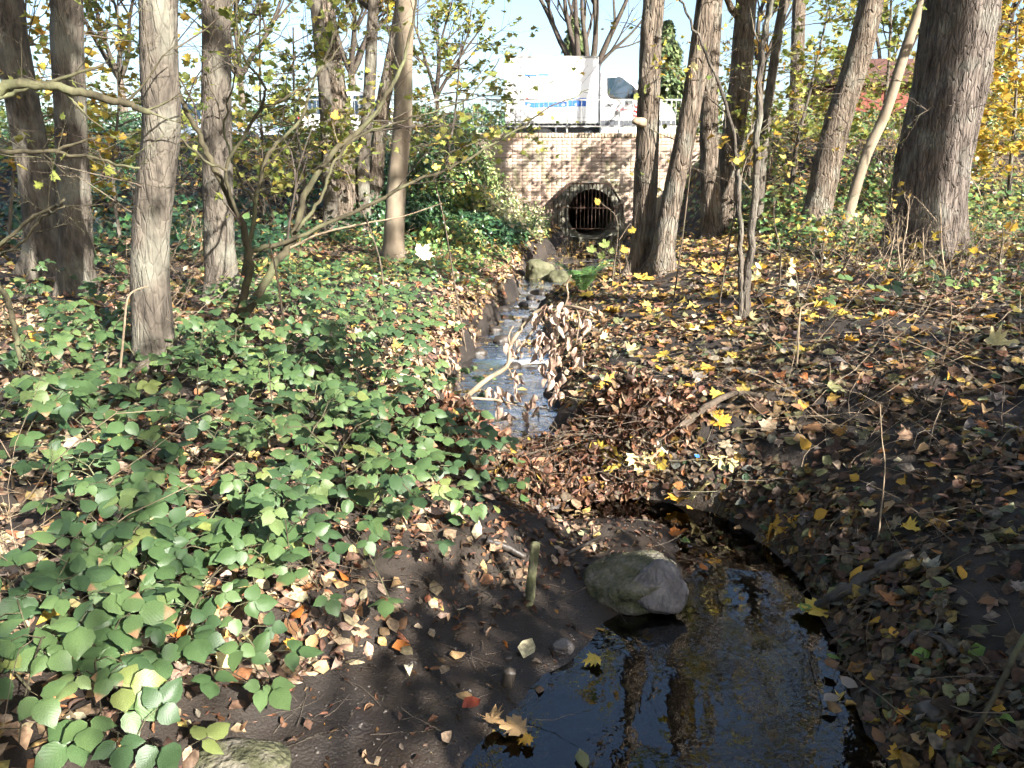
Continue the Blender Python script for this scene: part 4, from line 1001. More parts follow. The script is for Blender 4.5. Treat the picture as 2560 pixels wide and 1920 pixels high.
# bare thickets of fine stems between the trunks
def thicket(label, px, py, seed, n=7, h=(1.0, 1.9), mat='twig', pal='hang', keep=.12, spread=.35):
    r = np.random.default_rng(seed); f = G(px, py); root = thing('bare_thicket', label, 'shrub', f); polys, tips = [], []
    for k in range(n):
        x, y = f.x + r.normal(0, spread), f.y + r.normal(0, spread); grow(r, (x, y, hz(x, y) - .03), np.array([r.normal(0, .35), r.normal(0, .3), 1]), r.uniform(*h), r.uniform(.006, .014), 2, polys, tips, .02, .3, (3, 6), (.4, 1.0), (.4, .65))
    polys_mesh('stems', polys, mat, root)['kind'] = 'stuff'; lv = tip_leaves(tips, (1, 3), (.06, .11), pal, MAPLE_LO, r, .6, keep)
    if lv: leaves_obj('foliage', [lv], 'hanging_leaf', root)
for k, (px, py, mat, pal, kp, lab) in enumerate([(640, 560, 'straw', 'hang', .1, 'pale bare thicket between the forked shrub and the notched trunk'), (735, 590, 'twig', 'yellow', .15, 'brown bare thicket left of the notched trunk'), (460, 640, 'straw', 'hang', .08, 'dry pale suckers between the two nearest grey trunks'), (640, 480, 'twig', 'hang', .2, 'tangled brown thicket on the bank behind the forked shrub'), (480, 500, 'twig_dark', 'hang', .15, 'dark thicket on the bank between the grey trunks'),
    (1060, 430, 'straw', 'hang', .25, 'pale thicket at the top of the ivy bank by the railing'), (1180, 470, 'straw', 'hang', .3, 'pale twiggy creeper at the left end of the headwall'), (1960, 480, 'straw', 'yellow', .12, 'pale bare thicket right of the pale sapling'), (2120, 450, 'straw', 'hang', .15, 'pale bare thicket between the shaggy trunk and the massive one'), (2200, 520, 'twig', 'hang', .1, 'brown thicket against the massive trunk'), (2470, 520, 'straw', 'yellow', .2, 'pale thicket beyond the massive trunk at the right edge'),
    (2250, 720, 'straw', 'yellow', .06, 'dry bare stems in front of the massive trunk'), (2440, 720, 'twig', 'yellow', .08, 'brown bare stems right of the massive trunk foot'), (2060, 690, 'twig', 'yellow', .06, 'low bare stems before the shaggy trunk'), (250, 520, 'twig_dark', 'hang', .2, 'dark thicket on the bank behind the leftmost trunks'), (1880, 420, 'twig', 'hang', .3, 'leafy thicket on the bank behind the pale sapling'), (2340, 380, 'twig', 'hang', .4, 'leafy thicket high on the bank behind the massive trunk'), (90, 480, 'twig_dark', 'hang', .3, 'leafy thicket on the bank at the far left edge')]):
    near = py > 600; thicket(lab, px, py, 320 + k, 6 if near else 8, (.45, .9) if near else (1.0, 2.0), mat, pal, kp, .25 if near else .45)

# ivy mounds heaped against the left end of the headwall
def mound(label, px, py, rad, h, seed, pal, n):
    r = np.random.default_rng(seed); f = G(px, py); root = thing('ivy_mound', label, 'ivy', f); polys, tips = [], []
    for k in range(8): a = r.uniform(0, 6.283); grow(r, (f.x, f.y, f.z), np.array([math.cos(a), math.sin(a), .8]), rad * .9, .01, 1, polys, tips)
    polys_mesh('stems', polys, 'twig', root)['kind'] = 'stuff'
    d = r.standard_normal((n, 3)); d[:, 2] = np.abs(d[:, 2]); d /= np.linalg.norm(d, axis=1, keepdims=True); q = d * (r.uniform(.55, 1.05, (n, 1))) * (1 + .4 * vnoise(d[:, 0] * 2.2 + seed, d[:, 1] * 2.2, d[:, 2] * 2.2, seed))[:, None]
    pos = np.array(f) + q * np.array([rad, rad, h]); pos[:, 2] = np.maximum(pos[:, 2], Hq(pos[:, 0], np.minimum(pos[:, 1], 20.9)) + .02); ok = pos[:, 1] < 20.93
    leaves_obj('foliage', [scatter(SIMPLE, pos[ok], (d + r.normal(0, .45, (n, 3)))[ok], r.uniform(0, 6.283, n)[ok], r.uniform(.06, .12, n)[ok], colours(pal, n)[ok])], 'ivy_leaf', root)
for k, (px, py, rad, h, pal, n, lab) in enumerate([(1060, 470, 1.0, .95, 'ivy', 2200, 'dark ivy mound at the top of the bank below the railing'), (1130, 520, .9, .9, 'mixgreen', 2000, 'mixed green ivy mound on the bank left of the headwall'), (1010, 560, .8, .6, 'ivy', 1500, 'low dark ivy mound right of the beech'), (1175, 505, .75, 1.15, 'bright', 2000, 'bright yellow-green ivy mound leaning on the headwall'), (1225, 575, .5, .6, 'bleach', 900, 'sun-bleached creeper mound at the headwall foot'), (1130, 615, .6, .4, 'mixgreen', 1100, 'low green mound above the stream below the ivy bank')]): mound(lab, px, py, rad, h, 350 + k, pal, n)

# ------------------------------------------------------------------ trees and hedge across the road
def far_tree(name, label, px, Y, ztop, wid, seed, pal, leaves=1500, mat='bark_ridged', fork=4, size=(.12, .22), trunk_h=None):
    r = np.random.default_rng(seed); x = At(px, 200, Y).x; root = thing(name, label, 'tree', (x, Y, 2.6)); polys, tips = [], []
    th = trunk_h or ztop * .28; P = np.array([(x, Y, 2.4), (x + .03, Y, 2.6 + th * .5), (x, Y, 2.6 + th)]); link('trunk', tri_mesh('trunk', *tube(spline(P, 6), np.linspace(wid, wid * .7, 13), 14, (4, 1.5, .01, seed)), mat), root)
    for k in range(fork):
        a = 6.283 * k / fork + r.uniform(-.4, .4); grow(r, P[-1], np.array([math.cos(a) * .55, math.sin(a) * .5, 1]), ztop * .42, wid * .6, 3, polys, tips, .2, .16, (3, 5), (.35, .8), (.5, .72))
    polys_mesh('branches', polys, 'twig_dark', root, 4 if leaves > 1000 else 5)
    if leaves:
        k = max(1, int(leaves / max(1, len(tips)))); lv = tip_leaves(tips, (k, k + 2), size, pal, MAPLE_MIN, r, .6, min(1, leaves / len(tips)))
        if lv: leaves_obj('crown', [lv], 'hanging_leaf', root)
far_tree('bare_tree', 'bare tree with spreading dark limbs above the truck', 1462, 33, 11, .26, 71, 'crown', 350, trunk_h=2.4, fork=6)
far_tree('yellowing_tree', 'yellowing tree across the road behind the parked van', 880, 36, 12, .22, 72, 'crown', 4200, size=(.18, .32))
far_tree('yellowing_tree', 'pale yellow-green tree across the road at the far left', 300, 38, 12, .22, 73, 'hang', 4500, size=(.18, .32))
far_tree('yellowing_tree', 'yellow-green tree across the road behind the silver-blue car', 600, 35, 11, .2, 76, 'hang', 4200, size=(.18, .32))
far_tree('yellowing_tree', 'thin yellowing tree across the road left of the truck', 1090, 40, 10, .16, 77, 'hang', 1300, size=(.16, .28))
far_tree('yellowing_tree', 'yellow-green tree across the road beside the red house', 1900, 36, 13, .22, 74, 'hang', 4500, size=(.18, .32))
far_tree('yellowing_tree', 'golden tree across the road at the right edge', 2470, 34, 12, .24, 75, 'yellow', 4500, size=(.18, .32))
far_tree('yellowing_tree', 'yellow-green tree across the road right of the red house', 2230, 50, 14, .24, 78, 'hang', 3800, size=(.2, .36))
def conifer(label, px, Y, zt, rad, seed):
    r = np.random.default_rng(seed); x = At(px, 200, Y).x; root = thing('conifer', label, 'tree', (x, Y, 2.6))
    link('trunk', tri_mesh('trunk', *tube(np.array([(x, Y, 2.4), (x, Y, 3.6), (x, Y, zt)]), [.2, .16, .02], 10), 'bark_ridged'), root)
    n = 5200; t = r.random(n) ** .75; z = 2.9 + (zt - 2.9) * t; rr = rad * (1 - t) ** .8 * np.sqrt(r.uniform(.25, 1, n)) * (1 + .25 * np.sin(z * 5 + 1)); a = r.uniform(0, 6.283, n)
    pos = np.stack([x + rr * np.cos(a), Y + rr * np.sin(a), z - rr * .25], -1); nr = np.stack([np.cos(a), np.sin(a), np.full(n, .7)], -1) + r.normal(0, .35, (n, 3))
    leaves_obj('crown', [scatter(FLAT, pos, nr, np.pi + r.normal(0, .5, n), r.uniform(.16, .34, n), colours('conifer', n))], 'ivy_leaf', root)
conifer('dark green conifer behind the truck, left of its cab', 1435, 38, 8.6, 1.5, 81)
conifer('rounded green conifer behind the nose of the truck', 1665, 40, 8.8, 2.0, 82)
conifer('dark conifer beyond the massive trunk at the right', 2480, 42, 9.0, 2.4, 83)
def hedge(label, px0, px1, Y, z1, seed, n=5000, pal='ivy'):
    r = np.random.default_rng(seed); x0, x1 = At(px0, 300, Y).x, At(px1, 300, Y).x; root = thing('hedge', label, 'hedge', ((x0 + x1) / 2, Y, 2.6)); polys, tips = [], []
    for k in range(16): grow(r, (x0 + (x1 - x0) * r.random(), Y + r.normal(0, .15), 2.55), (r.normal(0, .2), 0, 1), (z1 - 2.6) * .8, .015, 1, polys, tips)
    polys_mesh('stems', polys, 'twig_dark', root)
    x = r.uniform(x0, x1, n); top = z1 + .3 * vnoise(x * 1.5, 0 * x, 0, seed); z = 2.65 + (top - 2.65) * r.random(n) ** .7; y = Y + r.uniform(-.6, .6, n)
    nr = np.stack([r.normal(0, .5, n), np.sign(y - Y) * .8 - .3, r.uniform(0, 1, n)], -1)
    leaves_obj('foliage', [scatter(FLAT, np.stack([x, y, z], -1), nr, r.uniform(0, 6.283, n), r.uniform(.09, .17, n), colours(pal, n))], 'ivy_leaf', root)
hedge('dark green hedge across the road seen through the railing', 1020, 1330, 33, 4.25, 91)
hedge('green hedge across the road behind the parked van', 560, 1000, 33.5, 4.3, 92, 5000)
hedge('green hedge across the road at the right behind the trunks', 1700, 2250, 33, 4.2, 93, 7000, 'mixgreen')
hedge('long dull green hedge across the road at the far left', -300, 540, 34, 4.4, 94, 7000)
hedge('tall green hedge across the road at the far right', 2260, 2900, 32.5, 4.8, 95, 7000, 'mixgreen')

# ------------------------------------------------------------------ trees behind the viewer that shade the stream
def shade_tree(x, y, rad, h, seed, label, crown=900, limbs=9, zl=3.0):
    r = np.random.default_rng(seed); z = hz(x, y); root = thing('alder_tree', label, 'tree', (x, y, z), 'alders behind the viewer')
    P = spline([np.array((x, y, z - .2)), np.array((x, y, z)), np.array((x + r.normal(0, .1), y, z + h * .4)), np.array((x + r.normal(0, .3), y, z + h))], 12)
    rd = np.interp(np.linspace(0, 1, len(P)), [0, .1, .5, 1], [rad * 1.4, rad, rad * .75, rad * .15]); link('trunk', tri_mesh('trunk', *tube(P, rd, 16, (5, 2, .012, seed)), 'bark_ridged'), root)
    polys, tips = [], []
    for k in range(limbs):
        kk = r.integers(int(len(P) * .3), len(P)); a = r.uniform(0, 6.283); grow(r, P[kk], np.array([math.cos(a), math.sin(a), .5]), r.uniform(1.4, 2.8), .035, 2, polys, tips, .15, .25)
    polys_mesh('branches', polys, 'twig', root, 3); k = max(1, crown // max(1, len(tips))); lv = tip_leaves(tips, (k, k + 2), (.08, .14), 'crown', MAPLE_MIN, r, .5)
    if lv and crown: leaves_obj('crown', [lv], 'hanging_leaf', root)
SH = [(3.6, -4.4, .17, 11, 260), (8.6, -1.0, .17, 11, 500), (11.5, -4.2, .22, 13, 500), (1.9, -3.4, .12, 10, 40), (6.2, -8.5, .2, 13, 350), (11.4, .2, .2, 12, 600), (3.0, -7.6, .14, 12, 200), (7.4, .6, .2, 12, 600)]
for k, (x, y, rad, h, cr) in enumerate(SH): shade_tree(x, y, rad, h, 200 + k, 'alder behind the viewer shading the stream', cr, 6)
def laurel(x, y, rad, h, seed, label, n=1500):
    r = np.random.default_rng(seed); z = hz(x, y) if y > 0 else float(H(np.array([x]), np.array([y]))[0]); root = thing('unseen_shade_bush', label, 'bush', (x, y, z), 'unseen laurels added for shade'); polys, tips = [], []
    for k in range(7): a = r.uniform(0, 6.283); grow(r, (x, y, z), np.array([math.cos(a) * .4, math.sin(a) * .4, 1]), h * .8, .018, 1, polys, tips)
    polys_mesh('stems', polys, 'twig_dark', root)
    d = r.standard_normal((n, 3)); d /= np.linalg.norm(d, axis=1, keepdims=True); d = d * (r.random((n, 1)) ** .5) * (1 + .25 * vnoise(d[:, 0] * 2.5, d[:, 1] * 2.5, d[:, 2] * 2.5, seed))[:, None]
    pos = np.array([x, y, z + h * .5]) + d * np.array([rad, rad, h * .5]); leaves_obj('foliage', [scatter(FLAT, pos, d + r.normal(0, .4, (n, 3)), r.uniform(0, 6.283, n), r.uniform(.10, .16, n), colours('ivy', n))], 'ivy_leaf', root)
for k, (x, y, rad, h, n) in enumerate([(3.5, .45, .6, 1.4, 1000), (4.5, .5, .8, 2.0, 1500), (5.8, .7, 1.1, 2.6, 2000), (7.2, 1.2, 1.2, 2.8, 2000), (2.75, -.75, .62, 2.0, 900), (3.5, -1.3, .5, 2.1, 700), (3.2, -.25, .5, 1.8, 800)]): laurel(x, y, rad, h, 260 + k, 'unseen laurel bush added beside the viewer to shade the right bank', n)  # unseen bushes added to throw shade on the right bank and pool

def sky_screen_tree(x, y, h, seed, label, spread=3.4, n=1500, zl=.55, away=(0, 0)):
    """unseen broad-crowned tree, added to cut the fill from the sky"""
    r = np.random.default_rng(seed); z = float(H(np.array([x]), np.array([y]))[0]); root = thing('maple_tree', label, 'tree', (x, y, z), 'unseen maples added to screen the sky')
    P = spline([np.array((x, y, z - .2)), np.array((x, y, z)), np.array((x + .15, y, z + h * .5)), np.array((x + away[0], y + away[1], z + h))], 10)
    link('trunk', tri_mesh('trunk', *tube(P, np.interp(np.linspace(0, 1, len(P)), [0, .1, .5, 1], [.26, .2, .15, .05]), 14, (5, 2, .012, seed)), 'bark_ridged'), root)
    polys, tips = [], []
    for k in range(9):
        t = r.uniform(zl, .98); kk = int(t * (len(P) - 1)); a = 6.283 * k / 9 + r.normal(0, .3); grow(r, P[kk], np.array([math.cos(a), math.sin(a), .35]), spread * r.uniform(.7, 1.1), .05, 2, polys, tips, .05, .2, (4, 7))
    polys_mesh('branches', polys, 'twig', root, 3); k = max(1, n // max(1, len(tips))); lv = tip_leaves(tips, (k, k + 2), (.22, .36), 'crown', MAPLE_MIN, r, .35)
    leaves_obj('crown', [lv], 'hanging_leaf', root)
for k, (x, y, h, n, aw) in enumerate([(-4.6, -.6, 11, 1700, (2.2, .6)), (-5.8, 3.0, 12, 1700, (1.5, .8)), (-2.6, -4.2, 12, 1700, (1.2, 2.0)), (-8.5, .5, 12, 1300, (0, 0)), (-7.0, -5.0, 12, 1300, (0, 0)), (-9.5, 5.5, 12, 1300, (0, 0)), (-1.2, -7.0, 12, 1700, (.5, 2.5)), (-5.0, -9.5, 13, 1300, (0, 0)), (4.2, -1.7, 13, 2200, (-1.2, 2.2)), (2.3, -2.7, 13, 2000, (-.6, 2.6))]):
    sky_screen_tree(x, y, h, 280 + k, 'unseen broad-crowned maple added to screen the sky over the stream', 3.4, n, .62, aw)  # unseen trees added to cut sky fill and streak the ground with shade
# ------------------------------------------------------------------ undergrowth
def cover(name, label, region, n, size, pal, seed, hgt=(.02, .25), tm=None, mat='ivy_leaf', tilt=.5, stems=0, kind='stuff', clump=1.2):
    """leafy ground cover scattered over ground: region(x0,x1,y0,y1,test)"""
    r = np.random.default_rng(seed); x0, x1, y0, y1, test = region
    x = r.uniform(x0, x1, n * 3); y = r.uniform(y0, y1, n * 3)
    den = .5 + .9 * vnoise(x * clump, y * clump, 0, seed); ok = (r.random(n * 3) < den) & test(x, y); x, y = x[ok][:n], y[ok][:n]; m = len(x)
    nr = normals_at(x, y) * np.array([1, 1, 1]) + tilt * r.standard_normal((m, 3)); nr[:, 2] = np.abs(nr[:, 2]) + .2; nr[:, 1] -= .25
    lift = r.uniform(*hgt, m) * (.6 + .6 * vnoise(x * 2, y * 2, 0, seed + 1))
    pos = np.stack([x, y, H(x, y) + np.maximum(lift, .01)], -1)
    o = leaves_obj(name, [scatter(tm or SIMPLE, pos, nr, r.uniform(0, 6.283, m), r.uniform(*size, m), colours(pal, m))], mat)
    return tag(o, label, 'ground cover', kind=kind)
lb = lambda x, y: (np.interp(y, _SY, _SX) - np.interp(y, _SY, _SW) - x)       # metres left of the water's edge
rb = lambda x, y: (x - np.interp(y, _SY, _SX) - np.interp(y, _SY, _SW))       # metres right of it
cover('ivy_cover', 'dark glossy ivy and brambles mantling the bank left of the headwall', (-3.2, .6, 12.5, 20.9, lambda x, y: (lb(x, y) > .25) & (x > -3.2 + .3 * np.sin(y))), 9000, (.07, .14), 'ivy', 301, (.05, .55), SIMPLE)
cover('bright_creeper', 'bright yellow-green creeper spilling down the sunny bank beside the headwall', (-1.7, .9, 14.5, 20.9, lambda x, y: (lb(x, y) > .1) & (lb(x, y) < 2.3)), 3800, (.05, .10), 'bright', 302, (.15, .75), SIMPLE)
cover('dry_creeper', 'sun-bleached pale creeper and grass beside the headwall', (-1.5, .7, 15.5, 20.9, lambda x, y: (lb(x, y) > .08) & (lb(x, y) < 1.5)), 1800, (.05, .10), 'bleach', 307, (.2, .8), SIMPLE)
cover('green_undergrowth', 'green bramble undergrowth on the road bank at the left', (-19, -3.0, 10, 20.9, lambda x, y: x < 0), 15000, (.08, .17), 'ivy', 303, (.03, .45), FLAT)
cover('green_undergrowth', 'mixed green and yellow undergrowth on the road bank at the right', (4.0, 20, 10.5, 20.9, lambda x, y: x > 3.9), 17000, (.08, .15), 'mixgreen', 304, (.03, .6), FLAT)
cover('green_undergrowth', 'sparse green leaves around the foot of the massive trunk', (3.4, 8.0, 5.2, 11.5, lambda x, y: x > 3.3 + .25 * (11 - y) * .2), 2600, (.05, .11), 'mixgreen', 305, (.02, .35), SIMPLE)
cover('low_herbs', 'low green herbs and ivy along the left stream bank', (-3.4, .0, 8.6, 13.5, lambda x, y: lb(x, y) > .05), 2600, (.05, .11), 'mixgreen', 306, (.02, .22), SIMPLE)

# ------------------------------------------------------------------ bramble sprigs on the left bank: every leaflet its own object
BCOLS = [c for c, w in PAL['bramble']]
BM = {}
def bramble_leaf(k, c):
    if (k, c) not in BM:
        V, T, L = BRAMBLE[k]; col = np.array(BCOLS[c]); cc = np.tile(col, (len(V), 1))
        if c == 5: cc = np.where((V[:, 1:2] + .25 * V[:, 0:1] > .72), np.array([[.24, .14, .075]]), cc)
        BM[k, c] = tri_mesh('leaf', V, T, 'green_leaf', cc, L)
    return BM[k, c]
def bramble(foot, direc, length, nl, size, seed, label, group, arch=.22, mature=1.0):
    r = np.random.default_rng(seed); f = Vector(foot); root = thing('bramble', label, 'bramble', f, group)
    d = np.array([direc[0], direc[1]]); d = d / (np.linalg.norm(d) + 1e-9); P = []
    for t in np.linspace(0, 1, 9):
        x, y = f.x + d[0] * length * t, f.y + d[1] * length * t
        P.append((x, y, max(hz(x, y) + .02, f.z + 0) if t == 0 else hz(x, y) + .03 + arch * math.sin(math.pi * min(1, t * .85 + .05)) * r.uniform(.9, 1.1)))
    A = np.array(P); parts = [tube(A, np.linspace(.0035, .0018, 9), 5)]
    items = []
    for k in range(nl):
        t = (k + .6) / nl; i = min(int(t * 8), 7); q = A[i] + (A[i + 1] - A[i]) * (t * 8 - i); side = 1 if k % 2 else -1
        a = math.atan2(d[1], d[0]) + side * r.uniform(.5, 1.3); pl = size * r.uniform(.6, 1.3)
        e = q + np.array([math.cos(a) * pl, math.sin(a) * pl, r.uniform(.01, .06)])
        e[2] = max(e[2], hz(e[0], e[1]) + .045)
        parts.append(tube(np.array([q, (q + e) / 2 + (0, 0, .015), e]), [.0018, .0015, .0012], 4))
        s = size * r.uniform(.75, 1.15); tilt = r.normal(0, .22, 2); c = r.choice(len(BCOLS), p=np.array([w for _, w in PAL['bramble']]) / sum(w for _, w in PAL['bramble']))
        for da, sc, off in ((0, 1.0, .25), (1.25, .82, .06), (-1.25, .82, .06)):
            if da and r.random() < .06: continue
            aa = a + da + r.normal(0, .12); b = e + np.array([math.cos(aa), math.sin(aa), 0]) * s * off
            items.append((b, aa, s * sc * r.uniform(.9, 1.1), tilt + r.normal(0, .16, 2), r.integers(4), c, r.normal(-.16, .16)))
    V, T = merge(parts); link('stem', tri_mesh('stem', V, T, 'twig_olive'), root)
    for b, aa, s, tl, k, c, pitch in items:
        o = bpy.data.objects.new('leaf', bramble_leaf(k, c)); COL.objects.link(o); o.parent = root
        m = Matrix.Translation(Vector(b) - f) @ Matrix.Rotation(tl[0] + .34, 4, 'X') @ Matrix.Rotation(tl[1] + .22, 4, 'Y') @ Matrix.Rotation(aa - math.pi / 2, 4, 'Z') @ Matrix.Rotation(pitch, 4, 'X') @ Matrix.Diagonal((s * r.uniform(.9, 1.15), s, s, 1))
        o.matrix_local = m
    return root
def underlayer():
    n = 9000; x = rng.uniform(-3.6, .2, n); y = rng.uniform(1.5, 7.6, n); l = lb(x, y)
    ok = (l > np.where(y < 3.7, .8, .12)) & (np.abs(x) < .70 * y + .4) & (rng.random(n) < np.clip(.16 + .95 * vnoise(x * 1.3, y * 1.3, 0, 55), .02, .75)) & (x > -.55 * y - .2 + .4 * (y > 5.5)); x, y = x[ok], y[ok]; n = len(x)
    nr = np.array([.22, -.42, 1]) + .33 * rng.standard_normal((n, 3)); pos = np.stack([x, y, H(x, y) + rng.uniform(.03, .20, n)], -1)
    tag(leaves_obj('bramble_leaves', [scatter(BRAMBLE, pos, nr, rng.uniform(0, 6.283, n), rng.uniform(.045, .07, n), colours('bramble', n))], 'green_leaf'), 'low layer of green bramble leaves under the taller sprigs', 'bramble', kind='stuff')
underlayer()
ZONES = [  # photo region, sprigs, leaflet size, leaves per sprig, label, group
    ((0, 1400, 260, 1900), 13, 0.081, 7, 'bramble sprig in the bottom left corner', 'brambles in the bottom left corner'),
    ((260, 1260, 620, 1620), 15, 0.073, 7, 'bramble sprig on the leafy slope above the mud', 'brambles above the mud'),
    ((560, 1080, 960, 1420), 20, 0.070, 7, 'dark bramble sprig left of the debris dam', 'brambles left of the debris dam'),
    ((780, 940, 1150, 1240), 20, 0.066, 7, 'bright bramble sprig overhanging the dam', 'brambles overhanging the dam'),
    ((380, 880, 800, 1180), 23, 0.073, 7, 'bramble sprig before the sturdy grey trunk', 'brambles before the grey trunk'),
    ((0, 860, 400, 1240), 17, 0.077, 7, 'bramble sprig at the left edge', 'brambles at the left edge'),
    ((600, 720, 1080, 960), 30, 0.069, 7, 'bramble sprig right of the forked shrub', 'brambles right of the forked shrub'),
    ((0, 680, 330, 900), 10, 0.070, 7, 'bramble sprig at the leftmost trunks', 'brambles at the leftmost trunks'),
    ((680, 680, 1060, 790), 9, 0.059, 6, 'small bramble sprig below the beech', 'brambles below the beech'),
]
sd = 400
ORD = ('first', 'second', 'third', 'fourth', 'fifth', 'sixth', 'seventh')
for (x0, y0, x1, y1), n, sz, nl, lab, grp in ZONES:
    r = np.random.default_rng(sd); cells = int(math.ceil(math.sqrt(n))); rows = int(math.ceil(n / cells))
    for j in range(rows):
        m = min(cells, n - j * cells); row = []
        for k in range(m):
            px = x0 + (x1 - x0) * (k + .15 + .7 * r.random()) / m; py = y0 + (y1 - y0) * (j + r.random()) / rows; f = G(px, py)
            if not (lb(f.x, f.y) < .45 and f.y < 3.6): row.append(f)
        for k, f in enumerate(row):
            sd += 1; rn = 'back' if j == 0 else 'front' if j == rows - 1 else ORD[j]
            a = r.uniform(0, 6.283); bramble(f, (math.cos(a) + .5, math.sin(a) - .4), r.uniform(.28, .52), nl, sz, sd, lab + ', %s row, %s from left' % (rn, ORD[k]), grp, r.uniform(.05, .16) if y0 > 1200 else r.uniform(.10, .32))
for k, (px, py) in enumerate(((2280, 690), (2180, 770), (2020, 800))):
    bramble(G(px, py), (1, -.3), .45, 4, .10, 900 + k, ('dark green bramble sprig at the foot of the massive trunk', 'trailing bramble sprig on the leaf carpet right of the pale sapling', 'small shaded bramble sprig just right of the pale sapling')[k], None, .2)

# ------------------------------------------------------------------ fern by the boulders
def fern():
    f = G(1455, 735); root = thing('fern', 'fresh green fern growing beside the boulders at the water edge', 'fern', f); r = np.random.default_rng(5)
    for k in range(8):
        a = -2.6 + k * .78 + r.normal(0, .15) ; L = r.uniform(.38, .62); P = []
        for t in np.linspace(0, 1, 12): P.append(np.array(f) + np.array([math.cos(a) * L * .6 * t, math.sin(a) * L * .6 * t, L * (1.25 * t - .7 * t * t) + .02]))
        P = np.array(P); V, T = tube(P, np.linspace(.003, .001, 12), 4); parts = [(V, T)]; V2, T2, o = [], [], 0
        for i in range(1, 12):
            tg = P[i] - P[i - 1]; tg /= np.linalg.norm(tg); sd_ = np.cross(tg, (0, 0, 1)); sd_ /= np.linalg.norm(sd_); w = .105 * math.sin(math.pi * (i / 12) ** .8) + .012
            for h_ in (0, .5):
                q = P[i] - tg * h_ * L / 12
                for s in (-1, 1):
                    e = q + sd_ * s * w + tg * w * .35 - np.array([0, 0, w * .2]); b = .0065
                    V2 += [q - tg * b * .6, q + tg * b * .8, (q + e) / 2 + tg * b, e, (q + e) / 2 - tg * b]; T2 += [(o, o + 1, o + 2), (o, o + 2, o + 4), (o + 4, o + 2, o + 3)]; o += 5
        V, T = merge([(V, T), (np.array(V2), np.array(T2))]); g = np.array((.09, .19, .05)) * r.uniform(.8, 1.2)
        link('frond', tri_mesh('frond', V, T, 'ivy_leaf', np.tile(g, (len(V), 1))), root)
fern()
# five-leaflet seedling beside the twin alder
def seedling(label, stems, Y, seed, col, size=.09):
    r = np.random.default_rng(seed); p0 = At(*stems[0][0], Y); root = thing('maple_seedling', label, 'seedling', (p0.x, p0.y, p0.z))
    for st in stems:
        P = spline([np.array(At(px, py, Y)) for px, py in st], 5); link('stem', tri_mesh('stem', *tube(P, np.linspace(.006, .003, len(P)), 5), 'twig'), root)
        e = P[-1]; V, T, L = MAPLE[r.integers(5)]; s = size * r.uniform(.8, 1.2)
        fr = frames(np.array([[r.normal(0, .4), -.9, .6]]), np.array([r.normal(0, .5)]))[0]
        link('leaf', tri_mesh('leaf', (V @ fr.T) * s + e, T, 'hanging_leaf', np.tile(np.array(col) * r.uniform(.8, 1.2), (len(V), 1)), L), root)
Yf = G(1545, 700).y
seedling('seedling with pale green lobed leaves beside the dark far pool', [[(1545, 712), (1550, 660), (1530, 628)], [(1550, 700), (1548, 650), (1505, 640)], [(1547, 705), (1520, 650), (1478, 625)], [(1540, 712), (1532, 640), (1512, 612)]], Yf, 3, (.26, .32, .10), .13)
seedling('thin twig holding one golden leaf against the twin alder foot', [[(1530, 712), (1545, 560), (1508, 512), (1494, 505)], [(1548, 600), (1575, 560), (1580, 575)], [(1575, 700), (1565, 640), (1562, 625)]], Yf - .1, 4, (.55, .38, .06), .11)

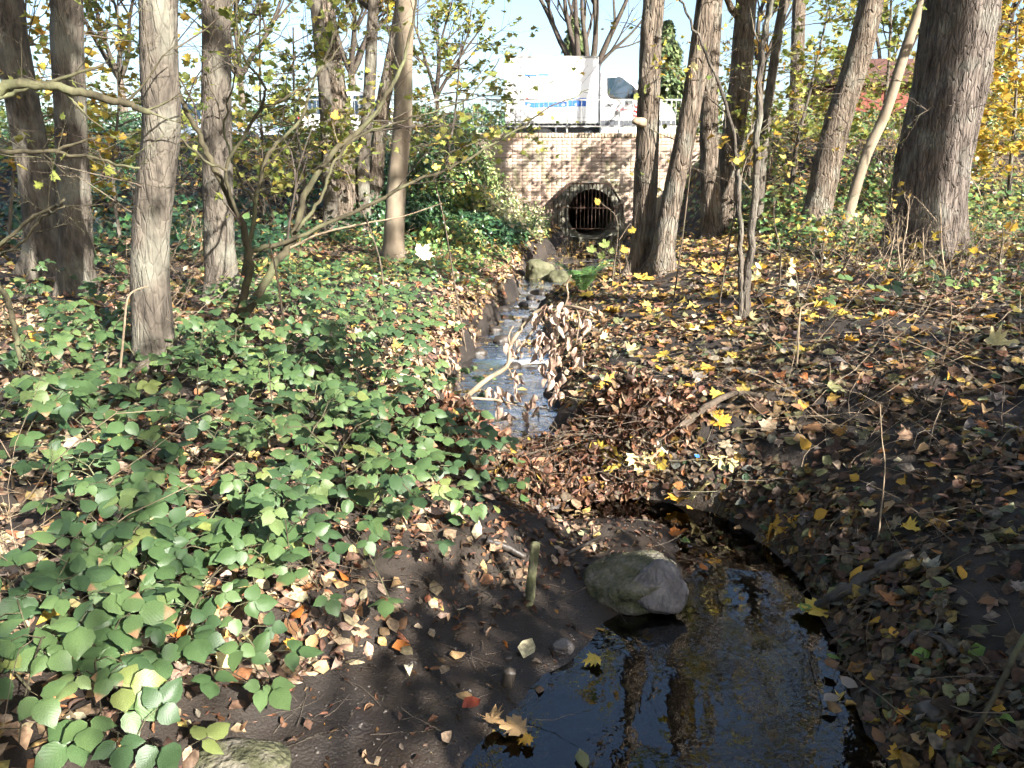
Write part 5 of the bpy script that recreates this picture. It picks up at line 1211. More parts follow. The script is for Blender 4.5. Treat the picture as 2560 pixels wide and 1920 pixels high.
# ------------------------------------------------------------------ dead branch with withered leaves across the stream
def dead_branch():
    Y0 = 4.9; base = At(1120, 1020, Y0 - .1); r = np.random.default_rng(17)
    root = thing('dead_branch', 'dead branch hung with pale withered leaves across the stream', 'branch', base)
    S = [([(1112, 1030), (1150, 1005), (1215, 950), (1268, 915), (1278, 860), (1320, 800), (1350, 775), (1400, 766), (1440, 768), (1490, 782)], 15, 6), ([(1268, 915), (1300, 870), (1340, 815), (1362, 780)], 8, 5), ([(1410, 768), (1420, 740), (1417, 710), (1428, 688)], 6, 4),
         ([(1278, 880), (1272, 840), (1284, 815)], 6, 3), ([(1352, 800), (1372, 830), (1380, 870)], 5, 3), ([(1300, 866), (1340, 868), (1396, 896)], 5, 3), ([(1440, 768), (1448, 800), (1440, 860)], 5, 3), ([(1165, 995), (1240, 1000), (1300, 1015), (1395, 1025)], 8, 3), ([(1268, 915), (1290, 960), (1285, 985)], 4, 3), ([(1345, 1020), (1352, 1050), (1380, 1065)], 4, 3)]
    for pts, a, b in S:
        P = spline([np.array(At(px, py, Y0 + .15 * math.sin(px * .02))) for px, py in pts], 5); link('stem', tri_mesh('stem', *tube(P, np.linspace(a, b, len(P)) * Y0 / FPX / 2, 7), 'straw'), root)
    spots = [(1375, 760), (1395, 775), (1410, 790), (1430, 785), (1445, 800), (1438, 830), (1462, 820), (1475, 790), (1480, 775), (1455, 845), (1448, 870), (1440, 895), (1425, 815), (1345, 800), (1350, 825), (1340, 845), (1360, 860), (1375, 870), (1385, 850), (1392, 832), (1345, 880), (1352, 895), (1365, 905), (1378, 915), (1390, 900), (1385, 930), (1375, 945), (1388, 960), (1396, 975), (1380, 985), (1368, 890), (1290, 860), (1272, 862), (1262, 868), (1282, 850), (1298, 930), (1292, 950), (1300, 965), (1250, 965), (1260, 985), (1255, 1005), (1268, 1025), (1275, 1040), (1240, 975), (1245, 1010), (1330, 985), (1340, 1000), (1325, 1030), (1318, 1010), (1390, 790), (1402, 812), (1420, 838), (1358, 842), (1400, 870), (1383, 880), (1366, 925), (1400, 945), (1366, 768), (1410, 760)]
    for k, (px, py) in enumerate([p_ for p_ in spots for _ in (0, 1)]):
        q = np.array(At(px + r.normal(0, 7), py + r.normal(0, 7), Y0 + r.uniform(-.08, .1))); V, T, L = CURLED[k % 5]; s = r.uniform(.045, .095)
        fr = frames(np.array([[r.normal(0, 1), r.normal(-.6, .8), r.normal(0, .3)]]), np.array([0.]))[0]; dn = np.array([r.normal(0, .3), r.normal(0, .3), -1]); dn /= np.linalg.norm(dn)
        n_ = np.cross(dn, [r.normal(), r.normal(), .2]); n_ /= np.linalg.norm(n_); fr = np.stack([np.cross(dn, n_), dn, n_], -1)
        c = np.array(((.44, .31, .235), (.35, .235, .175), (.52, .40, .32))[k % 3]) * r.uniform(.8, 1.15)
        link('withered_leaf', tri_mesh('withered_leaf', (V @ fr.T) * s + q, T, 'dead_leaf', np.tile(c, (len(V), 1)), L), root)
dead_branch()
# ------------------------------------------------------------------ stones
def stone(name, label, px, py, w, h, d, seed, mat, sink=.25, rot=0, cat='boulder', tilt=(0, 0), flat=None, loc=None):
    c = Vector(loc) if loc else G(px, py); bm = bmesh.new(); bmesh.ops.create_icosphere(bm, subdivisions=5 if w > .25 or name == 'flat_stone' else 3, radius=1)
    V = np.array([v.co[:] for v in bm.verts]); n = 1 + .42 * fbm(V[:, 0] * 1.1 + seed, V[:, 1] * 1.1, V[:, 2] * 1.1, 5, seed) + .02 * vnoise(V[:, 0] * 9, V[:, 1] * 9, V[:, 2] * 9, seed) + .02 * vnoise(V[:, 0] * 19, V[:, 1] * 19, V[:, 2] * 19, seed)
    V = V * n[:, None]; V = np.sign(V) * np.abs(V) ** (.88 if flat is None else flat); V = V * np.array([w / 2, d / 2, h])
    for v, co in zip(bm.verts, V): v.co = co
    me = bm_mesh(name, bm, mat, True); me.transform(Matrix.Translation(c + Vector((0, 0, h * (.5 - sink)))) @ Matrix.Rotation(rot, 4, 'Z') @ Matrix.Rotation(tilt[0], 4, 'X') @ Matrix.Rotation(tilt[1], 4, 'Y')); me.transform(Matrix.Translation(-c))
    o = link(name, me); o.location = c; return tag(o, label, cat)
b0 = stone('boulder', 'large mossy boulder beside the pool below the debris dam', 1592, 1462, .40, .10, .35, 3, 'mossy_stone', .25, .3)
stone('flat_stone', 'grey wet slab-like stone leaning on the mossy boulder by the pool', 1646, 1512, .20, .095, .05, 9, 'slate_stone', .5, .1, 'stone', (-.7, .35), .75, tuple(At(1650, 1470, 2.80)))
stone('boulder', 'tall smooth greenish boulder in the stream below the culvert pool', 1348, 712, .46, .22, .42, 5, 'green_stone', -.3, .4)
stone('boulder', 'lower greenish boulder beside the fern', 1398, 722, .36, .14, .34, 6, 'green_stone', -.4, 1.2)
stone('stone', 'small smooth grey stone on the mud at the pool edge', 1408, 1625, .075, .026, .06, 7, 'slate_stone', .2, .2, 'stone')
stone('stone', 'mossy stone half buried in the bottom left corner beside the mud', 565, 1945, .30, .05, .20, 8, 'mossy_stone', .3, .2, 'stone')
stone('stone', 'dark stone lying under the right bank beside the pool', 2330, 1790, .09, .03, .08, 12, 'pebble', .2, .2, 'stone')
for k, (px, py) in enumerate(((1262, 860), (1305, 880), (1285, 915), (1330, 950))):
    f = G(px, py); stone('stone', ('dark wet stone in the stream behind the dead branch', 'round dark stone in the stream under the withered leaves', 'dark stone at the middle of the bright water', 'small dark stone in the bright water near the dam')[k], px, py, .11, .035, .09, 20 + k, 'wet_wood', -1.6, k, 'stone')
r = np.random.default_rng(77)
for k in range(9):
    y = 6.4 + k * .55 + r.normal(0, .1); xc, hw, zw = [float(a) for a in stream(y)]; x = xc + r.uniform(-.85, .85) * hw
    stone('stone', ['flat wet stone breaking the riffle', 'dark pebble breaking the riffle'][k % 2] + ', %s from the dam' % ('first second third fourth fifth sixth seventh eighth ninth tenth eleventh twelfth thirteenth fourteenth fifteenth sixteenth'.split()[k]), 0, 0, r.uniform(.10, .22), r.uniform(.03, .05), r.uniform(.10, .18), 40 + k, 'wet_wood', .5, r.uniform(0, 3), 'stone', loc=(x, y, zw + .005))
# pebbles and gravel on the bar
r = np.random.default_rng(31); PB = []
for s in range(3):
    bm = bmesh.new(); bmesh.ops.create_icosphere(bm, subdivisions=1, radius=1); V = np.array([v.co[:] for v in bm.verts]); V = V * (1 + .25 * vnoise(V[:, 0] * 2, V[:, 1] * 2, V[:, 2] * 2, s))[:, None] * np.array([1, .8, .5]); T = np.array([[v.index for v in f.verts] for f in bm.faces]); bm.free(); PB.append((V, T, np.zeros((len(V), 2))))
n = 4200; x = r.uniform(-.6, 1.6, n); y = r.uniform(1.9, 4.0, n); ok = (np.abs(H(x, y)) < .10); x, y = x[ok], y[ok]; m = len(x); sz = np.minimum(r.lognormal(-5.9, .55, m), .016)
o = leaves_obj('gravel', [scatter(PB, np.stack([x, y, H(x, y) + sz * .1], -1), np.tile([0, 0, 1.], (m, 1)) + r.normal(0, .2, (m, 3)), r.uniform(0, 6.28, m), sz, np.ones((m, 3)))], 'pebble'); tag(o, 'small gravel strewn over the mud bar and pool bed', 'gravel', kind='stuff')

# ------------------------------------------------------------------ leaf litter
def sample(n, x0, x1, y0, y1, den):
    x = rng.uniform(x0, x1, n); y = rng.uniform(y0, y1, n); ok = (rng.random(n) < den(x, y)) & ~in_water(x, y); return x[ok], y[ok]
view = lambda x, y: (np.abs(x) < .70 * y + .55)
clump = lambda x, y, s, f=2.2: np.clip(.72 + .75 * vnoise(x * f, y * f, 0, s), .12, 1)
mud = lambda x, y: 1 - .975 * ((lb(x, y) > -.1) & (lb(x, y) < .56 + .12 * vnoise(x * 3, y * 3, 0, 41)) & (y < 3.25)) 
parts = []
# right bank, near: brown and olive, thinner at the foot of the bank
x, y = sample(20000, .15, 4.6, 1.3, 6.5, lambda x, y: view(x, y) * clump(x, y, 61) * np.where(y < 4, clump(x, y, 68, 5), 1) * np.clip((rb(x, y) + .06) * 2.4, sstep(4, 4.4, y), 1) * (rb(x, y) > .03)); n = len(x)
parts.append(ground_leaves(x, y, OVATE, rng.uniform(.035, .085, n), 'litter', (.0, .022), .27, wet=(1 - sstep(.3, 1.8, rb(x, y))) * (1 - sstep(3.4, 4.8, y))))  # colours darkened well up the bank, painting in its shade
x, y = sample(900, .9, 4.6, 1.3, 6.5, lambda x, y: view(x, y) * np.clip(rb(x, y) * 2, 0, 1)); n = len(x)
parts.append(ground_leaves(x, y, MAPLE_LO, rng.uniform(.06, .12, n), 'litter', (.004, .03), .35))
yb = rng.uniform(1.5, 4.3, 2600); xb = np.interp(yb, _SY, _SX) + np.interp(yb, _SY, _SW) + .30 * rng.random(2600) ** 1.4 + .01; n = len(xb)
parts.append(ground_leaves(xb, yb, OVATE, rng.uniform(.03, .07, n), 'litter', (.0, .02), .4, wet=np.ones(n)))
# right bank, beyond: golden carpet
x, y = sample(26000, .1, 9, 6.0, 16, lambda x, y: view(x, y) * clump(x, y, 62) * (rb(x, y) > .03)); n = len(x)
parts.append(ground_leaves(x, y, SIMPLE, rng.uniform(.05, .10, n), 'litter', (.0, .025), .4))
x, y = sample(9500, .1, 9, 6.0, 17, lambda x, y: view(x, y) * clump(x, y, 63) * (rb(x, y) > .05) * sstep(5.5, 9, y)); n = len(x)
parts.append(ground_leaves(x, y, MAPLE_LO, rng.uniform(.08, .14, n), 'gold', (.004, .035), .4))
# left bank: bleached leaves among the brambles
x, y = sample(20000, -4.2, .4, 1.3, 6.5, lambda x, y: view(x, y) * clump(x, y, 64) * (lb(x, y) > .02) * mud(x, y)); n = len(x)
parts.append(ground_leaves(x, y, OVATE, rng.uniform(.035, .085, n), 'pale', (.0, .025), .3))
x, y = sample(20000, -9, .6, 6.0, 15, lambda x, y: view(x, y) * clump(x, y, 65) * (lb(x, y) > .02)); n = len(x)
parts.append(ground_leaves(x, y, SIMPLE, rng.uniform(.05, .10, n), 'pale', (.0, .03), .42))
x, y = sample(3200, -9, .6, 5.0, 16, lambda x, y: view(x, y) * clump(x, y, 66) * (lb(x, y) > .02)); n = len(x)
parts.append(ground_leaves(x, y, MAPLE_LO, rng.uniform(.08, .13, n), 'gold', (.004, .04), .45))
yb = rng.uniform(4.4, 13, 4200); xb = np.interp(yb, _SY, _SX) - np.interp(yb, _SY, _SW) - .45 * rng.random(4200) ** 1.3 - .01; n = len(xb)
parts.append(ground_leaves(xb, yb, OVATE, rng.uniform(.04, .085, n), 'pale', (.0, .03), .45))
yb = rng.uniform(4.4, 13, 2600); xb = np.interp(yb, _SY, _SX) + np.interp(yb, _SY, _SW) + .35 * rng.random(2600) ** 1.3 + .01; n = len(xb)
parts.append(ground_leaves(xb, yb, OVATE, rng.uniform(.04, .08, n), 'litter', (.0, .03), .45))
# beyond the sides of the picture
x, y = sample(26000, -22, 22, .3, 20, lambda x, y: (~view(x, y)) * (np.abs(x) < 1.5 * y + 2.5) * ((lb(x, y) > .3) | (rb(x, y) > .1)) * .55); n = len(x)
parts.append(ground_leaves(x, y, FLAT, rng.uniform(.07, .13, n), 'litter', (.0, .03), .35))
# far banks
x, y = sample(12000, -14, 14, 13, 21, lambda x, y: view(x, y) * ((lb(x, y) > .05) | (rb(x, y) > .05))); n = len(x)
parts.append(ground_leaves(x, y, SIMPLE, rng.uniform(.09, .15, n), 'gold', (.0, .05), .45))
o = leaves_obj('leaf_litter', parts, 'dead_leaf'); tag(o, 'thick carpet of fallen brown, tan and golden leaves', 'leaf litter', kind='stuff')
# debris dam: matted brown leaves
nd = 17000; x = rng.uniform(-.75, 1.1, nd); y = 4.06 + .15 * (x - .1) + rng.normal(0, .14, nd); ok = (sstep(-.85, -.2, x) * (1 - sstep(.5, 1.1, x)) > rng.random(nd)) & (y > 3.74 + .15 * (x - .1) + .1 * (x > .4)) & (y < 4.34 + .15 * (x - .1) + .4 * (np.abs(x - .0) > .32)); x, y = x[ok], y[ok]; n = len(x)
h_ = .13 * rng.random(n) ** 1.5 * np.exp(-((y - 4.05 - .15 * (x - .1)) / .2) ** 2)
nr = rng.standard_normal((n, 3)); nr[:, 2] = np.abs(nr[:, 2]) * .8 + .1; nr[:, 1] -= .5
o = leaves_obj('debris_mat', [scatter(ROLLED + OVATE, np.stack([x, y, np.maximum(H(x, y), .0) + h_ + .004], -1), nr, rng.uniform(0, 6.28, n), rng.uniform(.025, .07, n), colours('dam', n, .3))], 'dead_leaf'); tag(o, 'matted heap of wet brown leaves damming the stream', 'leaf debris', kind='stuff')
# crumbled leaf bits on the mud margin
x = rng.uniform(-1.6, .7, 9000); y = rng.uniform(1.7, 4.1, 9000); dd = lb(x, y); ok = (H(x, y) > .01) & (rng.random(9000) < np.clip(.11 + .9 * sstep(.25, .7, dd) * np.clip(.5 + vnoise(x * 3, y * 3, 0, 77), 0, 1) + .5 * (y > 3.2), 0, 1)); x, y = x[ok], y[ok]; n = len(x)
xr = rng.uniform(.9, 2.4, 5000); yr = rng.uniform(1.5, 4.2, 5000); ok = (rb(xr, yr) > .03) & (rng.random(5000) < np.clip(.4 + .8 * vnoise(xr * 3, yr * 3, 0, 78), 0, 1)); xr, yr = xr[ok], yr[ok]
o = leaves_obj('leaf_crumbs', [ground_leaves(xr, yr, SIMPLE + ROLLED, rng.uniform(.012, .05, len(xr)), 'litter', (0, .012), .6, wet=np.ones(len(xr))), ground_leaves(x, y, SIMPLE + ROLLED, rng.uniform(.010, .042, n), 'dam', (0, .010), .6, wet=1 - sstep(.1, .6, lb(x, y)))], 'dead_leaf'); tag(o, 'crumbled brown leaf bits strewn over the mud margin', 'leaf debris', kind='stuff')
# leaves afloat and sunk
x, y = rng.uniform(-.9, 1.3, 1500), rng.uniform(1.5, 4.0, 1500); ok = in_water(x, y) & (rng.random(1500) < .30); x, y = x[ok], y[ok]; n = len(x)
sunk = scatter(OVATE, np.stack([x, y, H(x, y) + .012], -1), np.tile([0, 0, 1.], (n, 1)) + rng.normal(0, .15, (n, 3)), rng.uniform(0, 6.28, n), rng.uniform(.04, .08, n), colours('gold', n))
x, y = rng.uniform(-.7, 2.6, 1500), rng.uniform(4.9, 20, 1500); ok = in_water(x, y) & (rng.random(1500) < .75); x, y = x[ok], y[ok]; n = len(x)
afl = scatter(OVATE + MAPLE_LO, np.stack([x, y, stream(y)[2] + .006], -1), np.tile([0, 0, 1.], (n, 1)) + rng.normal(0, .08, (n, 3)), rng.uniform(0, 6.28, n), rng.uniform(.04, .09, n), colours('gold', n))
o = leaves_obj('floating_leaves', [sunk, afl], 'dead_leaf'); tag(o, 'leaves drifting on the stream and sunk in the pool', 'floating leaves', kind='stuff')

# ------------------------------------------------------------------ leaves one can pick out
FC = {'yellow': (.62, .44, .08), 'pale': (.66, .55, .26), 'gold': (.55, .31, .045), 'orange': (.50, .17, .035), 'red': (.33, .07, .035), 'tan': (.42, .27, .13), 'brown': (.20, .105, .05), 'green': (.16, .25, .06), 'bleached': (.74, .68, .50), 'grey': (.30, .25, .21), 'olive': (.20, .20, .09)}
FM = {}
def fallen(kind, colr, px, py, w, label, seed, group=None, lift=.012, tilt=.3, pos=None, nrm=None, scale=1.0):
    r = np.random.default_rng(seed); k = int(r.integers(5 if kind != 'ovate' else 5)); key = (kind, colr, k)
    if key not in FM:
        V, T, L = {'maple': MAPLE, 'ovate': OVATE, 'curled': CURLED}[kind][k]; FM[key] = tri_mesh('fallen_leaf', V, T, 'fallen_leaf', np.tile(FC[colr], (len(V), 1)), L)
    if pos is None:
        f = G(px, py); xc, hw, zw = [float(a) for a in stream(f.y)]
        if f.z < zw + .005: t_ = (CAM_Z - zw - .006) / (CAM_Z - f.z); f = Vector((f.x * t_, f.y * t_, zw + .006)); tilt *= .15
        n = Vector(normals_at(np.array([f.x]), np.array([f.y]))[0]) if f.z > zw + .02 else Vector((0, 0, 1)); f = f + n * lift
    else: f = Vector(pos); n = Vector((0, 0, 1))
    n = Vector(nrm) if nrm is not None else (n + Vector(r.normal(0, tilt, 3))); n.normalize(); n.z = abs(n.z) if nrm is None else n.z
    s = w * max(f.y, .5) / FPX * (1.0 if kind == 'maple' else 1.15) * scale
    fr = frames(np.array([n[:]]), np.array([r.uniform(0, 6.283)]))[0]; o = link('fallen_leaf', FM[key]); m = Matrix(fr.tolist()).to_4x4(); o.matrix_world = Matrix.Translation(f) @ m @ Matrix.Scale(s, 4)
    return tag(o, label, 'leaf', group)
LV = [('maple', 'pale', 1805, 1155, 80, 'flat pale yellow maple leaf on the dark right bank'), ('maple', 'pale', 1748, 1235, 80, 'tall pale maple leaf standing on edge by the trickle'), ('maple', 'gold', 1700, 1262, 70, 'golden maple leaf tucked behind the tall pale leaf'),
 ('maple', 'yellow', 1487, 1657, 60, 'bright yellow maple leaf floating on the pool'), ('maple', 'yellow', 2040, 1535, 100, 'large yellow maple leaf on the pool margin with a small green leaf on it'), ('ovate', 'green', 2020, 1528, 36, 'small green leaf lying on the large yellow maple leaf'),
 ('maple', 'gold', 1955, 1318, 84, 'golden maple leaf draped over the undercut bank'), ('maple', 'gold', 1925, 1350, 60, 'brown-gold leaf hanging below the draped golden leaf'), ('maple', 'gold', 1520, 980, 62, 'golden maple leaf on the bank right of the withered leaves'), ('maple', 'yellow', 1548, 940, 36, 'small yellow maple leaf above the golden one beside the stream'),
 ('maple', 'pale', 2490, 870, 78, 'biggest pale yellow maple leaf among the twigs at the right edge'), ('maple', 'gold', 2445, 800, 76, 'golden maple leaf above the biggest pale one at the right edge'), ('maple', 'yellow', 2250, 862, 48, 'yellow maple leaf among grass stems on the right bank'), ('maple', 'yellow', 2010, 888, 48, 'yellow maple leaf below the pale sapling'),
 ('maple', 'yellow', 2430, 900, 50, 'yellow leaf left of the biggest pale maple leaf'), ('maple', 'gold', 1798, 1058, 56, 'gold-brown maple leaf above the flat pale leaf'), ('maple', 'brown', 2030, 1075, 55, 'brown maple leaf in the middle of the right bank'), ('maple', 'brown', 2280, 935, 70, 'rust-brown curled leaf below the grass stems'),
 ('maple', 'tan', 1290, 1835, 95, 'large tan withered maple leaf at the bottom edge'), ('maple', 'tan', 1228, 1815, 70, 'folded tan leaf beside the large withered one at the bottom'), ('maple', 'gold', 1320, 1862, 50, 'golden scrap of leaf at the bottom edge'), ('ovate', 'olive', 1450, 1880, 62, 'round grey-green leaf sunk at the bottom edge'),
 ('ovate', 'orange', 975, 1632, 42, 'orange oval leaf lying flat on the mud'), ('ovate', 'orange', 1265, 1618, 44, 'bright orange oval leaf standing on the mud by the stump'), ('ovate', 'red', 1150, 1785, 48, 'dark red oval leaf on the wet mud'), ('ovate', 'tan', 1178, 1752, 46, 'tan oval leaf above the dark red one'),
 ('ovate', 'orange', 1750, 1418, 28, 'red-orange oval leaf beside the mossy boulder'), ('maple', 'orange', 1690, 1345, 52, 'orange-brown maple leaf resting behind the mossy boulder'), ('ovate', 'green', 1712, 1368, 30, 'green leaf under the orange-brown maple leaf'),
 ('ovate', 'orange', 430, 1775, 52, 'bright orange leaf lying among the bottom left brambles'), ('ovate', 'orange', 290, 1772, 50, 'orange leaf half hidden by brambles at the bottom left'), ('maple', 'gold', 98, 860, 62, 'golden maple leaf caught in the brambles at the left edge'), ('maple', 'tan', 435, 1330, 58, 'tan maple leaf lying between brambles on the left slope'),
 ('ovate', 'yellow', 160, 1545, 56, 'yellow leaf on the left slope near the bottom left brambles'), ('ovate', 'pale', 213, 1535, 52, 'pale yellow leaf beside the yellow one on the left slope'), ('ovate', 'yellow', 52, 1635, 70, 'wide yellow leaf at the left edge near the bottom'), ('ovate', 'brown', 708, 1560, 48, 'brown oval leaf at the top of the mud slope'),
 ('maple', 'gold', 728, 1618, 46, 'small golden lobed leaf at the edge of the mud'), ('ovate', 'tan', 1120, 1650, 40, 'tan leaf flat on the mud bar'), ('ovate', 'bleached', 1020, 1675, 34, 'pale cream leaf on the dark mud'), ('maple', 'pale', 1180, 1170, 50, 'pale brown-yellow leaf on the left of the dam'),
 ('maple', 'yellow', 1540, 1160, 66, 'sunlit yellow leaf on the crest of the dam'), ('maple', 'pale', 1600, 1150, 66, 'sunlit pale yellow leaf at the right end of the dam'), ('maple', 'yellow', 1510, 1130, 50, 'small sunlit yellow leaf behind the dam crest'), ('maple', 'bleached', 1655, 1120, 60, 'sunlit cream maple leaf on the bank beyond the dam'), ('maple', 'yellow', 1645, 1165, 60, 'yellow maple leaf below the sunlit cream one'),
 ('maple', 'yellow', 1610, 700, 48, 'yellow maple leaf at the foot of the twin alder'), ('maple', 'yellow', 1465, 745, 44, 'yellow maple leaf beside the fern'), ('maple', 'gold', 2245, 1910, 60, 'orange-brown leaf pair at the bottom right of the pool'), ('maple', 'orange', 2262, 1800, 66, 'orange-brown maple leaf at the right pool edge'), ('maple', 'yellow', 2180, 1820, 50, 'yellow leaf sunk beside the orange-brown maple leaf'),
 ('ovate', 'grey', 2415, 1715, 54, 'grey upright oval leaf on the dark bank at the right'), ('maple', 'green', 2480, 1885, 52, 'bright green lobed leaf in the bottom right corner'), ('ovate', 'olive', 2310, 1480, 62, 'olive oval leaf on the dark right bank'), ('maple', 'yellow', 2275, 1330, 50, 'yellow maple leaf high on the dark right bank'), ('maple', 'gold', 2120, 860, 40, 'golden leaf right of the yellow leaf below the sapling')]
for k, (kd, c, px, py, w, lab) in enumerate(LV): fallen(kd, c, px, py, w, lab, 700 + k, scale=1.15, tilt=.2 if 'standing' not in lab else 1.2, lift=.02)
def hung(o, k):
    r = np.random.default_rng(k); p = np.array(o.location); g = np.array([p[0] + r.uniform(-.3, .3), p[1] + r.uniform(.1, .5), 0]); g[2] = hz(g[0], g[1]) - .03
    P = spline([g, g * .6 + p * .4 + r.normal(0, .06, 3), g * .25 + p * .75 + r.normal(0, .06, 3), p + (-.03, .03, .02), p + (.05, .02, .05)], 6) - p
    t = link('twig', tri_mesh('twig', *tube(P, np.linspace(.008, .002, len(P)), 5), 'twig')); t.parent = o; t.matrix_parent_inverse = (Matrix.Translation(p).inverted() @ o.matrix_world).inverted(); return o
tp_ = np.array(At(1057, 633, 8.6)); hung(fallen('maple', 'bleached', 1057, 633, 46, 'brilliant white sunlit leaf caught on a twig before the beech', 790, pos=tp_, nrm=(.35, -.85, .4), scale=1.1), 5)
for k, (kd, c, px, py, w, lab) in enumerate([('ovate', 'pale', 1990, 680, 26, 'pale oval leaf caught on a twig right of the pale sapling'), ('maple', 'pale', 1738, 165, 34, 'pale maple leaf hanging on a twig before the leaning twin trunk'), ('maple', 'gold', 1905, 110, 60, 'tan leaf hanging beside the top of the pale sapling'), ('ovate', 'bleached', 1890, 655, 24, 'small cream leaf on a stem by the pale sapling'), ('maple', 'gold', 835, 290, 34, 'golden leaf lit up among the mid-left trunks'), ('maple', 'yellow', 1090, 420, 30, 'yellow leaf on a twig right of the beech')]):
    hung(fallen(kd, c, px, py, w * .8, lab, 795 + k, pos=np.array(At(px, py, 6.3)), nrm=(.3, -.8, .5), scale=1.0), k)
GEN = [((1750, 640, 2250, 820), 'maple', ('yellow', 'gold', 'pale'), 60, 40, 'maple leaf in the carpet behind the pale sapling', 'yellow leaves behind the sapling'),
       ((1500, 760, 2050, 1000), 'maple', ('yellow', 'pale', 'tan', 'gold'), 40, 38, 'maple leaf on the slope right of the stream', 'faded leaves right of the stream'),
       ((1950, 900, 2540, 1350), 'ovate', ('olive', 'tan', 'brown', 'grey', 'gold'), 50, 38, 'oval leaf in the shade of the right bank', 'dull leaves on the right bank'),
       ((2050, 1400, 2540, 1880), 'ovate', ('olive', 'tan', 'brown', 'grey', 'green', 'gold'), 36, 42, 'leaf on the dark soil beside the pool', 'dull leaves beside the pool'),
       ((150, 1250, 1000, 1700), 'ovate', ('tan', 'brown', 'pale', 'orange'), 44, 44, 'leaf between the brambles on the left slope', 'dry leaves on the left slope')]
q = 1000
for (x0, y0, x1, y1), kd, cs, n, w, lab, grp in GEN:
    r = np.random.default_rng(q)
    for k in range(n):
        q += 1; c_ = cs[r.integers(len(cs))]; px, py = r.uniform(x0, x1), r.uniform(y0, y1)
        pl = ('upper' if py < (y0 + y1) / 2 else 'lower') + (' left' if px < x0 + (x1 - x0) / 3 else ' right' if px > x1 - (x1 - x0) / 3 else ' middle') + ' part'
        fallen(kd, c_, px, py, w * r.uniform(.75, 1.25), '%s %s, %s' % (c_, lab, pl), q, grp, .022, .35)

# ------------------------------------------------------------------ sticks, stakes, scraps
def stick(label, pts, w0, w1, mat, lift=0.02, name='stick', cat='stick', on=True, Y=None, seed=0):
    r = np.random.default_rng(seed + len(label)); P = [np.array(G(px, py)) + (0, 0, lift) if Y is None else np.array(At(px, py, Y)) for px, py in pts]
    if Y is not None and 'whitish' not in label: P[0][2] = hz(P[0][0], P[0][1]) - .04
    A = spline(P, 7) ; c = A[0].copy(); rd = np.linspace(w0, w1, len(A)) * np.maximum(A[:, 1], 1) / FPX / 2; A[1:-1] += r.normal(0, 1, (len(A) - 2, 3)) * rd[1:-1, None] * .12
    V, T = tube(A - c, rd, 9, (3, 6, .0012, seed)); o = link(name, tri_mesh(name, V, T, mat)); o.location = c; return tag(o, label, cat)
stick('brown stick slanting down across the top of the dam', [(1245, 1085), (1300, 1115), (1362, 1155)], 13, 9, 'twig', .09)
stick('thin stick lying along the front of the dam', [(1415, 1185), (1490, 1205), (1556, 1238)], 8, 6, 'twig', .08)
stick('dark wet stick below the dam pointing to the mossy boulder', [(1413, 1405), (1460, 1380), (1505, 1355)], 11, 8, 'wet_wood', .03)
stick('dark rotten log lying under the left end of the dam', [(1215, 1368), (1260, 1385), (1312, 1408)], 22, 18, 'wet_wood', .03)
stick('thin forked twig over the left end of the dam', [(1190, 1165), (1235, 1132), (1300, 1138), (1350, 1150)], 5, 4, 'twig', .10)
stick('dark log half sunk along the foot of the right bank', [(2045, 1530), (2120, 1490), (2200, 1440), (2275, 1402)], 34, 46, 'wet_wood', .02)
stick('curved dark root arching over the soil beside the pool', [(2255, 1640), (2290, 1612), (2340, 1618), (2385, 1660)], 26, 20, 'wet_wood', .03)
stick('long pale fallen branch in the bottom right corner', [(2405, 1918), (2470, 1800), (2520, 1700), (2575, 1590)], 15, 17, 'twig_olive', .05)
stick('grey dead branch across the right bank above the log', [(1700, 1090), (1760, 1040), (1830, 1005), (1905, 1010)], 22, 12, 'twig', .04)
stick('broken pale cane stub standing in the brambles', [(386, 1060), (388, 1010), (385, 985)], 8, 6, 'straw', 0, Y=3.9)
stick('tall pale cane leaning in the brambles beside the sturdy trunk', [(288, 925), (310, 830), (322, 740), (370, 715)], 7, 4, 'straw', 0, Y=4.3)
stick('straight pale pole standing behind the forked shrub stem', [(722, 908), (706, 780), (690, 680), (672, 600)], 7, 4, 'straw', 0, Y=5.4)
stick('slim brown cane upright in the bottom left brambles', [(36, 1390), (34, 1240), (30, 1190)], 9, 7, 'straw', 0, Y=2.9)
stick('whitish bare twig lying low before the mid-left trunks', [(715, 625), (800, 585), (905, 560), (1010, 540), (1105, 508)], 7, 2.5, 'straw', 0, Y=7.6)
stick('hooked pale bramble cane on the right bank', [(1998, 850), (2000, 790), (2010, 765), (2040, 755)], 5, 3, 'straw', 0, Y=4.6)
stick('thin yellowish stem standing on the dark right bank', [(2205, 1270), (2212, 1180), (2205, 1100), (2200, 1010)], 4.5, 2, 'straw', 0, Y=2.95)
def stake(label, pts, w, Y, mat):
    P = [np.array(At(px, py, Y)) for px, py in pts]; P[0][2] = min(P[0][2], hz(P[0][0], P[0][1]) - .05); A = spline(P, 8); c = A[0].copy(); V, T = tube(A - c, np.full(len(A), w * Y / FPX / 2), 12, (2, 5, .006, 3)); o = link('wooden_stake', tri_mesh('wooden_stake', V, T, mat)); o.location = c; return tag(o, label, 'stake')
f = G(1325, 1510); stake('short mossy wooden stake standing in the mud below the dam', [(1322, 1520), (1330, 1440), (1338, 1358)], 27, f.y, 'mossy_wood')
f = G(1268, 1712); stake('dark rotten stump of a stake at the pool edge', [(1268, 1725), (1270, 1700), (1276, 1676)], 38, f.y, 'wet_wood')
f = G(1360, 1330); stick('slim grey stick upright under the dam', [(1345, 1335), (1352, 1280), (1356, 1245)], 10, 8, 'twig', 0, Y=4.0)
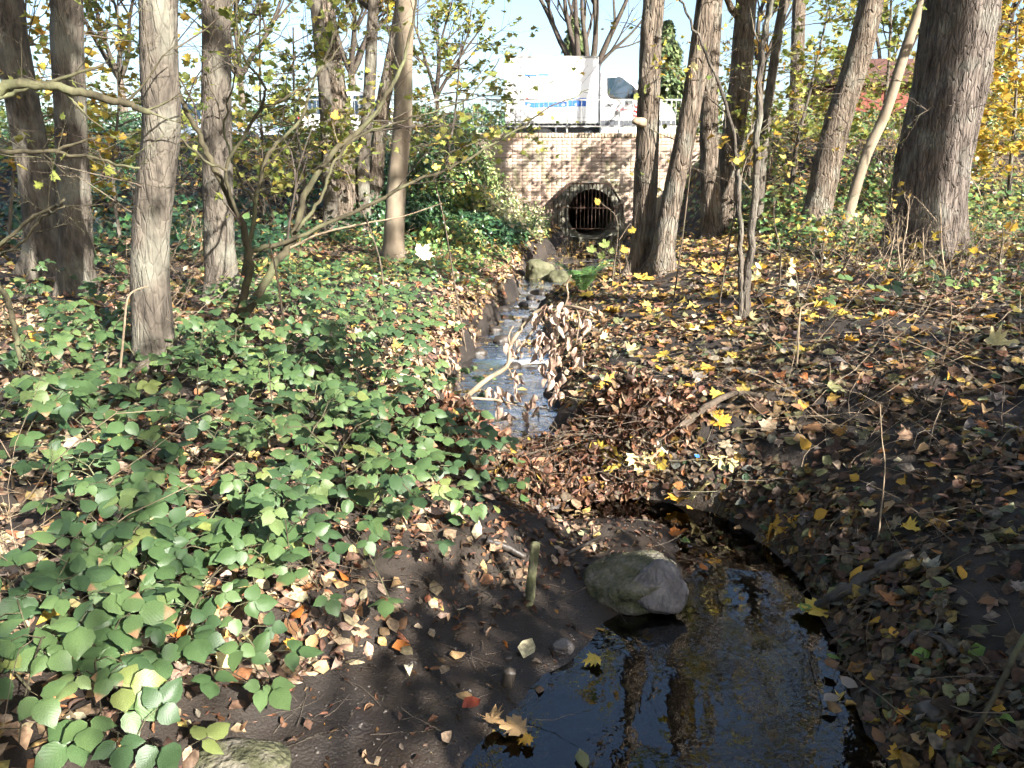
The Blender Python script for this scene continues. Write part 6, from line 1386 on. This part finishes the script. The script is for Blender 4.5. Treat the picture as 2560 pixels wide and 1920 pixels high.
for lab, px, py, mat, w in (('crumpled blue plastic scrap caught in the debris dam', 1408, 1132, 'blue_film', .085), ('crumpled whitish wrapper stuck beside the blue scrap', 1372, 1118, 'white_film', .05), ('narrow blue sliver imitating a glint on the right bank', 2195, 1205, 'blue_film', .02)):
    if 'narrow' in lab: px, py = 1742, 1158  # this sliver is coloured to imitate a blue glint
    c = G(px, py) + Vector((0, 0, .07 if w > .04 else .03)); bm = bmesh.new(); bmesh.ops.create_grid(bm, x_segments=9, y_segments=7, size=.5)
    for v in bm.verts: v.co = Vector((v.co.x * w * 1.4, v.co.y * w, w * .35 * float(fbm(np.array([v.co.x * 5]), np.array([v.co.y * 5 + px]), 0, 3, 2)[0])))
    me = bm_mesh('scrap_and_glint', bm, mat); o = link('scrap_and_glint', me); o.location = c; o.rotation_euler = (.6, .2, .5); tag(o, lab, 'plastic scrap')

# loose twigs and dry stalks
def twigs(name, label, boxes, seed, mat, L=(.1, .4), rad=(.0009, .0025), lift=(.005, .06), up=.0):
    r = np.random.default_rng(seed); parts = []
    for (x0, y0, x1, y1), n in boxes:
        for k in range(n):
            p = np.array(G(r.uniform(x0, x1), r.uniform(y0, y1))) + (0, 0, r.uniform(*lift)); a = r.uniform(0, 6.283); l = r.uniform(*L); d = np.array([math.cos(a), math.sin(a), up * r.uniform(.3, 1.3) + r.normal(0, .08)]); d /= np.linalg.norm(d); P = [p]
            for s in range(5):
                d = d + r.normal(0, .16, 3) - np.array([0, 0, .06 * (up > .3)]); d /= np.linalg.norm(d); q = P[-1] + d * l / 5; q[2] = max(q[2], hz(q[0], q[1]) + .004); P.append(q)
            rr = r.uniform(*rad); parts.append(tube(np.array(P), np.linspace(rr, rr * .5, 6), 4))
    V, T = merge(parts); o = link(name, tri_mesh(name, V, T, mat)); return tag(o, label, 'twigs', kind='stuff')
twigs('twig_litter', 'fine fallen twigs littering both banks', [((1500, 700, 2560, 1400), 150), ((2000, 1300, 2560, 1900), 50), ((0, 900, 1000, 1600), 130), ((300, 600, 1100, 900), 160)], 41, 'twig')
twigs('mud_twigs', 'thin twigs and rootlets lying on the mud bar', [((620, 1520, 1300, 1860), 70), ((1330, 1420, 1560, 1560), 25), ((1000, 1330, 1400, 1520), 60)], 47, 'twig_dark', (.05, .22), (.0008, .002), (.0, .012))
twigs('dam_twigs', 'fine twigs tangled in the debris dam', [((1180, 1100, 1680, 1230), 190)], 46, 'twig', (.12, .4), (.001, .003), (.05, .17), .25)
twigs('dry_stalks', 'pale dry stalks and grass stems standing over the right bank', [((1950, 560, 2560, 780), 150), ((1900, 780, 2560, 1150), 90), ((2150, 480, 2560, 620), 90)], 42, 'straw', (.3, .9), (.0012, .0032), (0, .02), 1.0)
twigs('dry_stalks', 'pale dry stems and thin suckers among the left trunks', [((400, 640, 560, 820), 70), ((600, 560, 1000, 680), 150), ((240, 640, 480, 900), 50), ((0, 1200, 160, 1600), 22)], 43, 'straw', (.3, .9), (.0012, .003), (0, .02), 1.1)
twigs('bramble_canes', 'tangle of dark leafless canes on the right bank', [((2000, 560, 2560, 760), 110), ((1700, 520, 2200, 640), 60)], 44, 'twig_dark', (.5, 1.3), (.0015, .004), (0, .03), .8)
twigs('bank_stems', 'pale stems standing in the undergrowth on the road banks', [((620, 380, 1000, 520), 120), ((1880, 330, 2280, 470), 170), ((2380, 330, 2560, 480), 60), ((200, 400, 560, 560), 70)], 45, 'straw', (.6, 1.8), (.003, .008), (0, .02), 1.2)
